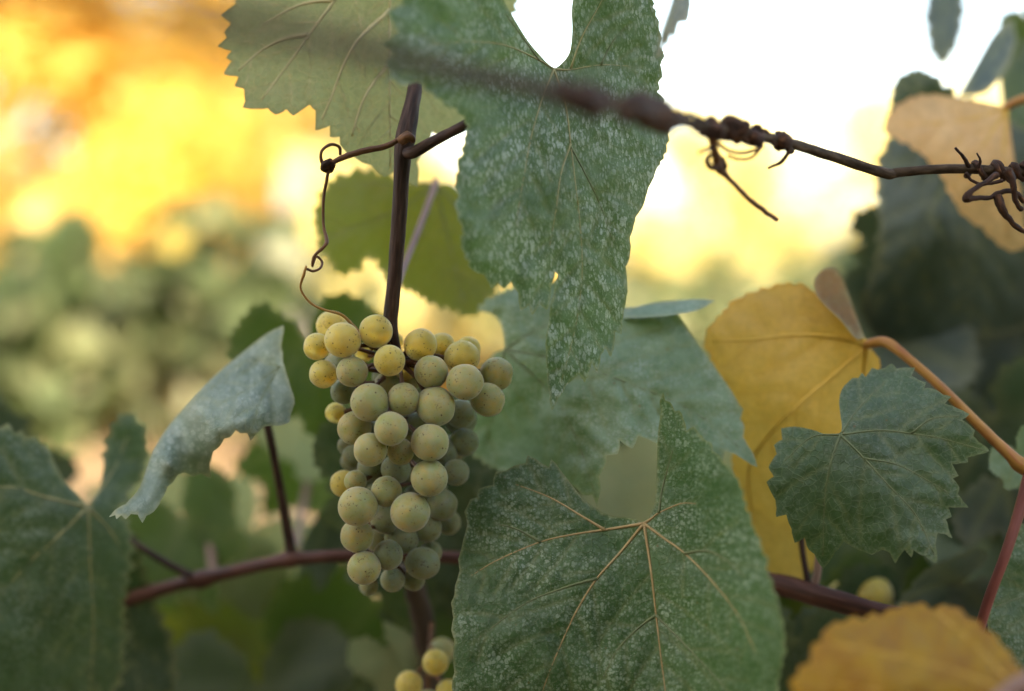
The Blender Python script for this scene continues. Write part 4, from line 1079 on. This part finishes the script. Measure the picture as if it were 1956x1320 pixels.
def bunch(label, pts, axis, group=None):
    top = P(*axis[0][:3])
    t = thing('grape_bunch', label, 'grapes', top, group)
    ap = [(P(x, y, d), r * d / FX) for x, y, d, r in catmull(axis, 8)]
    lst = [([a for a, _ in ap], [r for _, r in ap], 0.2)]
    for (x, y, r, d, mt) in pts:
        o = link('grape', rg.choice(GM[mt]))
        c = P(x, y, d); rr = r * d / FX
        o.scale = (rr, rr, rr)
        near = min(ap, key=lambda q: (q[0] - c).length + max(0, (c.z - q[0].z)) * 0.9)
        up = (near[0] - c).normalized()
        o.rotation_euler = up.to_track_quat('Z', 'Y').to_euler()
        o.rotation_euler.rotate_axis('Z', rg.uniform(0, 6.28))
        o.location = c
        o.parent = t; o.matrix_parent_inverse = Matrix.Translation(-t.location)
        mid = (near[0] + c) / 2 + Vector((0, 0, 0.002))
        lst.append(([near[0], mid, c + up * rr * 0.97, c + up * rr * 0.9], [0.0011, 0.0008, 0.0010, 0.0012], 0.1))
    rch = tubes('rachis', lst, M['tendril'], None, 6)
    keep(rch, t)
    return t


a5 = lambda x, y, r, d, m: (x / 3.3 + 550, y / 3.3 + 560, r / 3.3, d, m)
a6 = lambda x, y, r, d, m: (x / 2.87 + 600, y / 2.87 + 860, r / 2.87, d, m)
g, n_, z_ = 'grape_gold', 'grape_green', 'grape_dim'
PTS = [a5(280, 210, 98, .565, g), a5(345, 297, 112, .541, g), a5(555, 240, 105, .545, g), a5(185, 337, 87, .552, g), a5(835, 327, 104, .548, g), a5(640, 425, 100, .536, g),
       a5(968, 335, 84, .560, g), a5(1135, 350, 76, .572, g), a5(1098, 405, 108, .550, g), a5(405, 495, 97, .541, n_), a5(225, 510, 90, .550, g), a5(903, 497, 106, .541, n_),
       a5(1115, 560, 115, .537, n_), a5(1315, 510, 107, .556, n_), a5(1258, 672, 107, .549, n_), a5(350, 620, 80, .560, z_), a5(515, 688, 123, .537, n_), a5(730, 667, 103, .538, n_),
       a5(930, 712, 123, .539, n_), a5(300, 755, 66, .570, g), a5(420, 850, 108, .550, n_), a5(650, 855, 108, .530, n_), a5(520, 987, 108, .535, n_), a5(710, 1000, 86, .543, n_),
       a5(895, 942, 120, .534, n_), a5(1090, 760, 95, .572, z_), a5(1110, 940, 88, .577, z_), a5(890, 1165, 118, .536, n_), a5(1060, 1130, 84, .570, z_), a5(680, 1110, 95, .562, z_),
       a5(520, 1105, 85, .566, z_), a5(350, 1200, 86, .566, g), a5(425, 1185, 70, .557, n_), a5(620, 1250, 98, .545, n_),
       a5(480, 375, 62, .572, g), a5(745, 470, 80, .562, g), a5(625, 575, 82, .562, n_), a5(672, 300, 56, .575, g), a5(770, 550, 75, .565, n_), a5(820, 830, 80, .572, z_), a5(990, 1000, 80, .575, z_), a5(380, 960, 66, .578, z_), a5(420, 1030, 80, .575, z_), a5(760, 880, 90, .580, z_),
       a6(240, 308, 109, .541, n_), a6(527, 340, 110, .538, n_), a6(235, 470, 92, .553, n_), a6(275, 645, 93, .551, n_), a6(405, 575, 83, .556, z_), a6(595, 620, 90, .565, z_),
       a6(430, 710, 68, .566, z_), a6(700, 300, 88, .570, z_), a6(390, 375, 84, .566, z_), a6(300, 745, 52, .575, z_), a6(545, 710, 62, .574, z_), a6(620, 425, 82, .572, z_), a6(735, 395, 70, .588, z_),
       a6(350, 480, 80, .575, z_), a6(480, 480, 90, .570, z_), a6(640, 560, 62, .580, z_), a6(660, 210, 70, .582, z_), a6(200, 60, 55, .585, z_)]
# grapes hidden inside and behind
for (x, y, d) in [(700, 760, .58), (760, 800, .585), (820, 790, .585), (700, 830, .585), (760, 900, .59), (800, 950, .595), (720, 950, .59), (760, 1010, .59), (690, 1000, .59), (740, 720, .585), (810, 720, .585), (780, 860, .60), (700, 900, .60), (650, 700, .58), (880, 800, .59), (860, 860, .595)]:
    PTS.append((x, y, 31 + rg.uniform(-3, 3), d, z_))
bunch('plump green-gold grape bunch hanging in focus below the brown stem', PTS,
      [(762, 690, .556, 7), (735, 720, .560, 7), (745, 780, .564, 6), (755, 850, .568, 6), (750, 930, .570, 5), (740, 1000, .570, 4), (735, 1080, .570, 3)])
bunch('few soft golden grapes at the bottom edge below the main bunch', [a6(665, 1163, 73, .60, g), a6(520, 1285, 76, .60, g), a6(700, 1100, 74, .63, n_), a6(740, 1330, 74, .60, g), a6(620, 1390, 76, .62, n_), a6(500, 1420, 74, .63, n_), a6(690, 1470, 76, .62, n_)],
      [(825, 1190, .64, 5), (820, 1260, .63, 5), (815, 1330, .63, 4), (815, 1400, .63, 3)])
bunch('small blurred yellow grapes peeking over the red cane on the right', [(1668, 1136, 37, .66, g), (1612, 1140, 31, .67, g), (1640, 1180, 35, .67, n_), (1690, 1190, 36, .68, n_), (1650, 1230, 34, .68, n_)],
      [(1640, 1120, .69, 5), (1645, 1180, .69, 4), (1650, 1240, .69, 3)])

# ------------------------------------------------------------------ the dry wire across the top
wire = thing('trellis_wire', 'thin brown wire crossing the top, wound with dry tendrils', 'wire', P(1700, 332, .545))
WP = [(-600, -190, .15, 40), (60, -35, .185, 34), (380, 30, .215, 30), (600, 76, .243, 27), (740, 106, .268, 25), (900, 143, .305, 22), (1040, 172, .343, 18), (1130, 192, .365, 15), (1210, 212, .395, 12), (1280, 228, .43, 10), (1345, 240, .463, 10), (1430, 256, .49, 10), (1510, 274, .513, 10), (1600, 302, .535, 10), (1690, 331, .548, 10), (1715, 330, .550, 9.5), (1780, 324, .548, 9), (1850, 323, .546, 9), (1956, 330, .545, 9), (2200, 352, .55, 9), (2700, 400, .56, 9)]
cane('wire', WP, M['twig'], wire, 0.12, n=8, sides=12)
wc = np.array(catmull(WP, 8))


def wire_at(px):
    return [np.interp(px, wc[:, 0], wc[:, k]) for k in (1, 2, 3)]


def wrap(x0, x1, turns, rad, thick, seed, mat='dry'):
    rs = random.Random(seed)
    path, rr = [], []
    N = int(turns * 14)
    for i in range(N + 1):
        t = i / N
        x = x0 + (x1 - x0) * t
        y, d, r = wire_at(x)
        a = t * turns * 2 * math.pi + rs.uniform(-.12, .12)
        k = (r + rad * (0.8 + 0.4 * noise.noise(Vector((i * .3, seed, 0)))))
        path.append(P(x + rs.uniform(-1, 1), y + math.cos(a) * k, d + math.sin(a) * k * d / FX))
        rr.append(thick * d / FX * (0.8 + 0.5 * noise.noise(Vector((i * .45, seed, 5)))))
    o = tubes('dried_tendril', [(path, rr, 0.3)], M[mat], None, 8)
    keep(o, wire)


for kn, ks in (([(1045, 172, 12), (1075, 178, 22), (1105, 188, 31), (1135, 198, 28), (1158, 202, 12)], 1), ([(1172, 200, 12), (1195, 206, 19), (1222, 211, 25), (1250, 218, 30), (1272, 226, 26), (1288, 234, 10)], 2), ([(1190, 190, 8), (1220, 186, 13), (1245, 196, 14), (1268, 214, 9)], 3)):
    pth, rd = pxpath([(a, b, wire_at(a)[1] - 0.004 * (ks == 3), c) for a, b, c in kn], 7, 3)
    keep(tubes('dried_tendril', [(pth, [q * (1 + 0.25 * noise.noise(Vector((i * .5, ks, 0)))) for i, q in enumerate(rd)], 0.45)], M['dry'], None, 14), wire)
wrap(1040, 1290, 3.2, 16, 8, 2)
wrap(1120, 1300, 2.4, 18, 7, 12, 'tendril')
for kx, ky, kr in ((1402, 246, 25), (1494, 270, 17), (1362, 250, 17), (1440, 264, 17)):
    pth, rd = pxpath([(kx - kr, ky - 4, wire_at(kx)[1] - .002, kr * .35), (kx - kr * .6, ky - 2, wire_at(kx)[1] - .003, kr * .85), (kx, ky, wire_at(kx)[1] - .003, kr), (kx + kr * .6, ky + 3, wire_at(kx)[1] - .003, kr * .85), (kx + kr, ky + 5, wire_at(kx)[1] - .002, kr * .35)], 5, 2)
    keep(tubes('dried_tendril', [(pth, rd, 0.4)], M['dry'], None, 14), wire)
wrap(1290, 1400, 2.6, 3, 6, 4)
wrap(1340, 1455, 2.7, 7, 9, 5)
wrap(1370, 1430, 1.6, 10, 10, 6)
wrap(1440, 1510, 1.7, 3, 6, 7)
wrap(1485, 1512, 1.1, 5, 8, 8, 'twig')
wrap(1845, 1990, 4.0, 5, 7, 9)
wrap(1880, 2040, 3.2, 8, 8, 10)
for pts, mt in [
    ([(1360, 252, .470, 11), (1362, 275, .474, 9), (1368, 295, .478, 8), (1372, 318, .482, 10), (1392, 340, .488, 6), (1425, 375, .497, 5), (1455, 400, .503, 5), (1484, 420, .508, 4.5)], 'tendril'),
    ([(1364, 280, .474, 5), (1348, 286, .47, 4), (1334, 292, .468, 3)], 'dry'),
    ([(1375, 322, .48, 7), (1356, 318, .476, 6), (1350, 304, .476, 5), (1362, 296, .48, 5), (1380, 305, .484, 6), (1386, 320, .482, 6)], 'dry'),
    ([(1372, 275, .478, 4), (1395, 290, .482, 3.5), (1425, 292, .488, 3.5), (1448, 284, .492, 3.5), (1452, 270, .495, 3)], 'tendril'),
    ([(1390, 298, .484, 3), (1415, 305, .488, 3), (1440, 298, .492, 3), (1456, 280, .494, 3)], 'tendril'),
    ([(1506, 280, .505, 5), (1502, 298, .508, 4), (1488, 312, .51, 3.5), (1466, 322, .51, 2.5)], 'dry'),
    ([(1300, 235, .44, 5), (1310, 218, .445, 4), (1330, 222, .45, 4), (1345, 232, .455, 4)], 'dry'),
    ([(1850, 318, .545, 5), (1840, 300, .54, 3.5), (1825, 282, .538, 2.5)], 'dry'),
    ([(1870, 320, .54, 4), (1872, 305, .538, 2.5), (1866, 292, .537, 1.5)], 'dry'),
    ([(1905, 335, .53, 7), (1880, 350, .527, 5), (1855, 365, .525, 6), (1846, 380, .525, 8), (1862, 378, .526, 5), (1890, 378, .53, 5), (1910, 368, .532, 5), (1935, 365, .535, 5), (1956, 385, .54, 5)], 'dry'),
    ([(1905, 372, .53, 8), (1912, 395, .53, 9), (1925, 415, .532, 6), (1945, 435, .535, 5), (1975, 450, .54, 4)], 'dry'),
    ([(1925, 325, .53, 9), (1935, 350, .53, 7), (1940, 385, .532, 5), (1952, 400, .535, 5)], 'dry'),
    ([(1845, 330, .54, 4), (1856, 345, .54, 3), (1880, 352, .54, 3), (1915, 345, .54, 4)], 'dry')]:
    p_, r_ = pxpath(pts, 7, 1.5)
    o = tubes('dried_tendril', [(p_, r_, 0.3)], M[mt], None, 8)
    keep(o, wire)
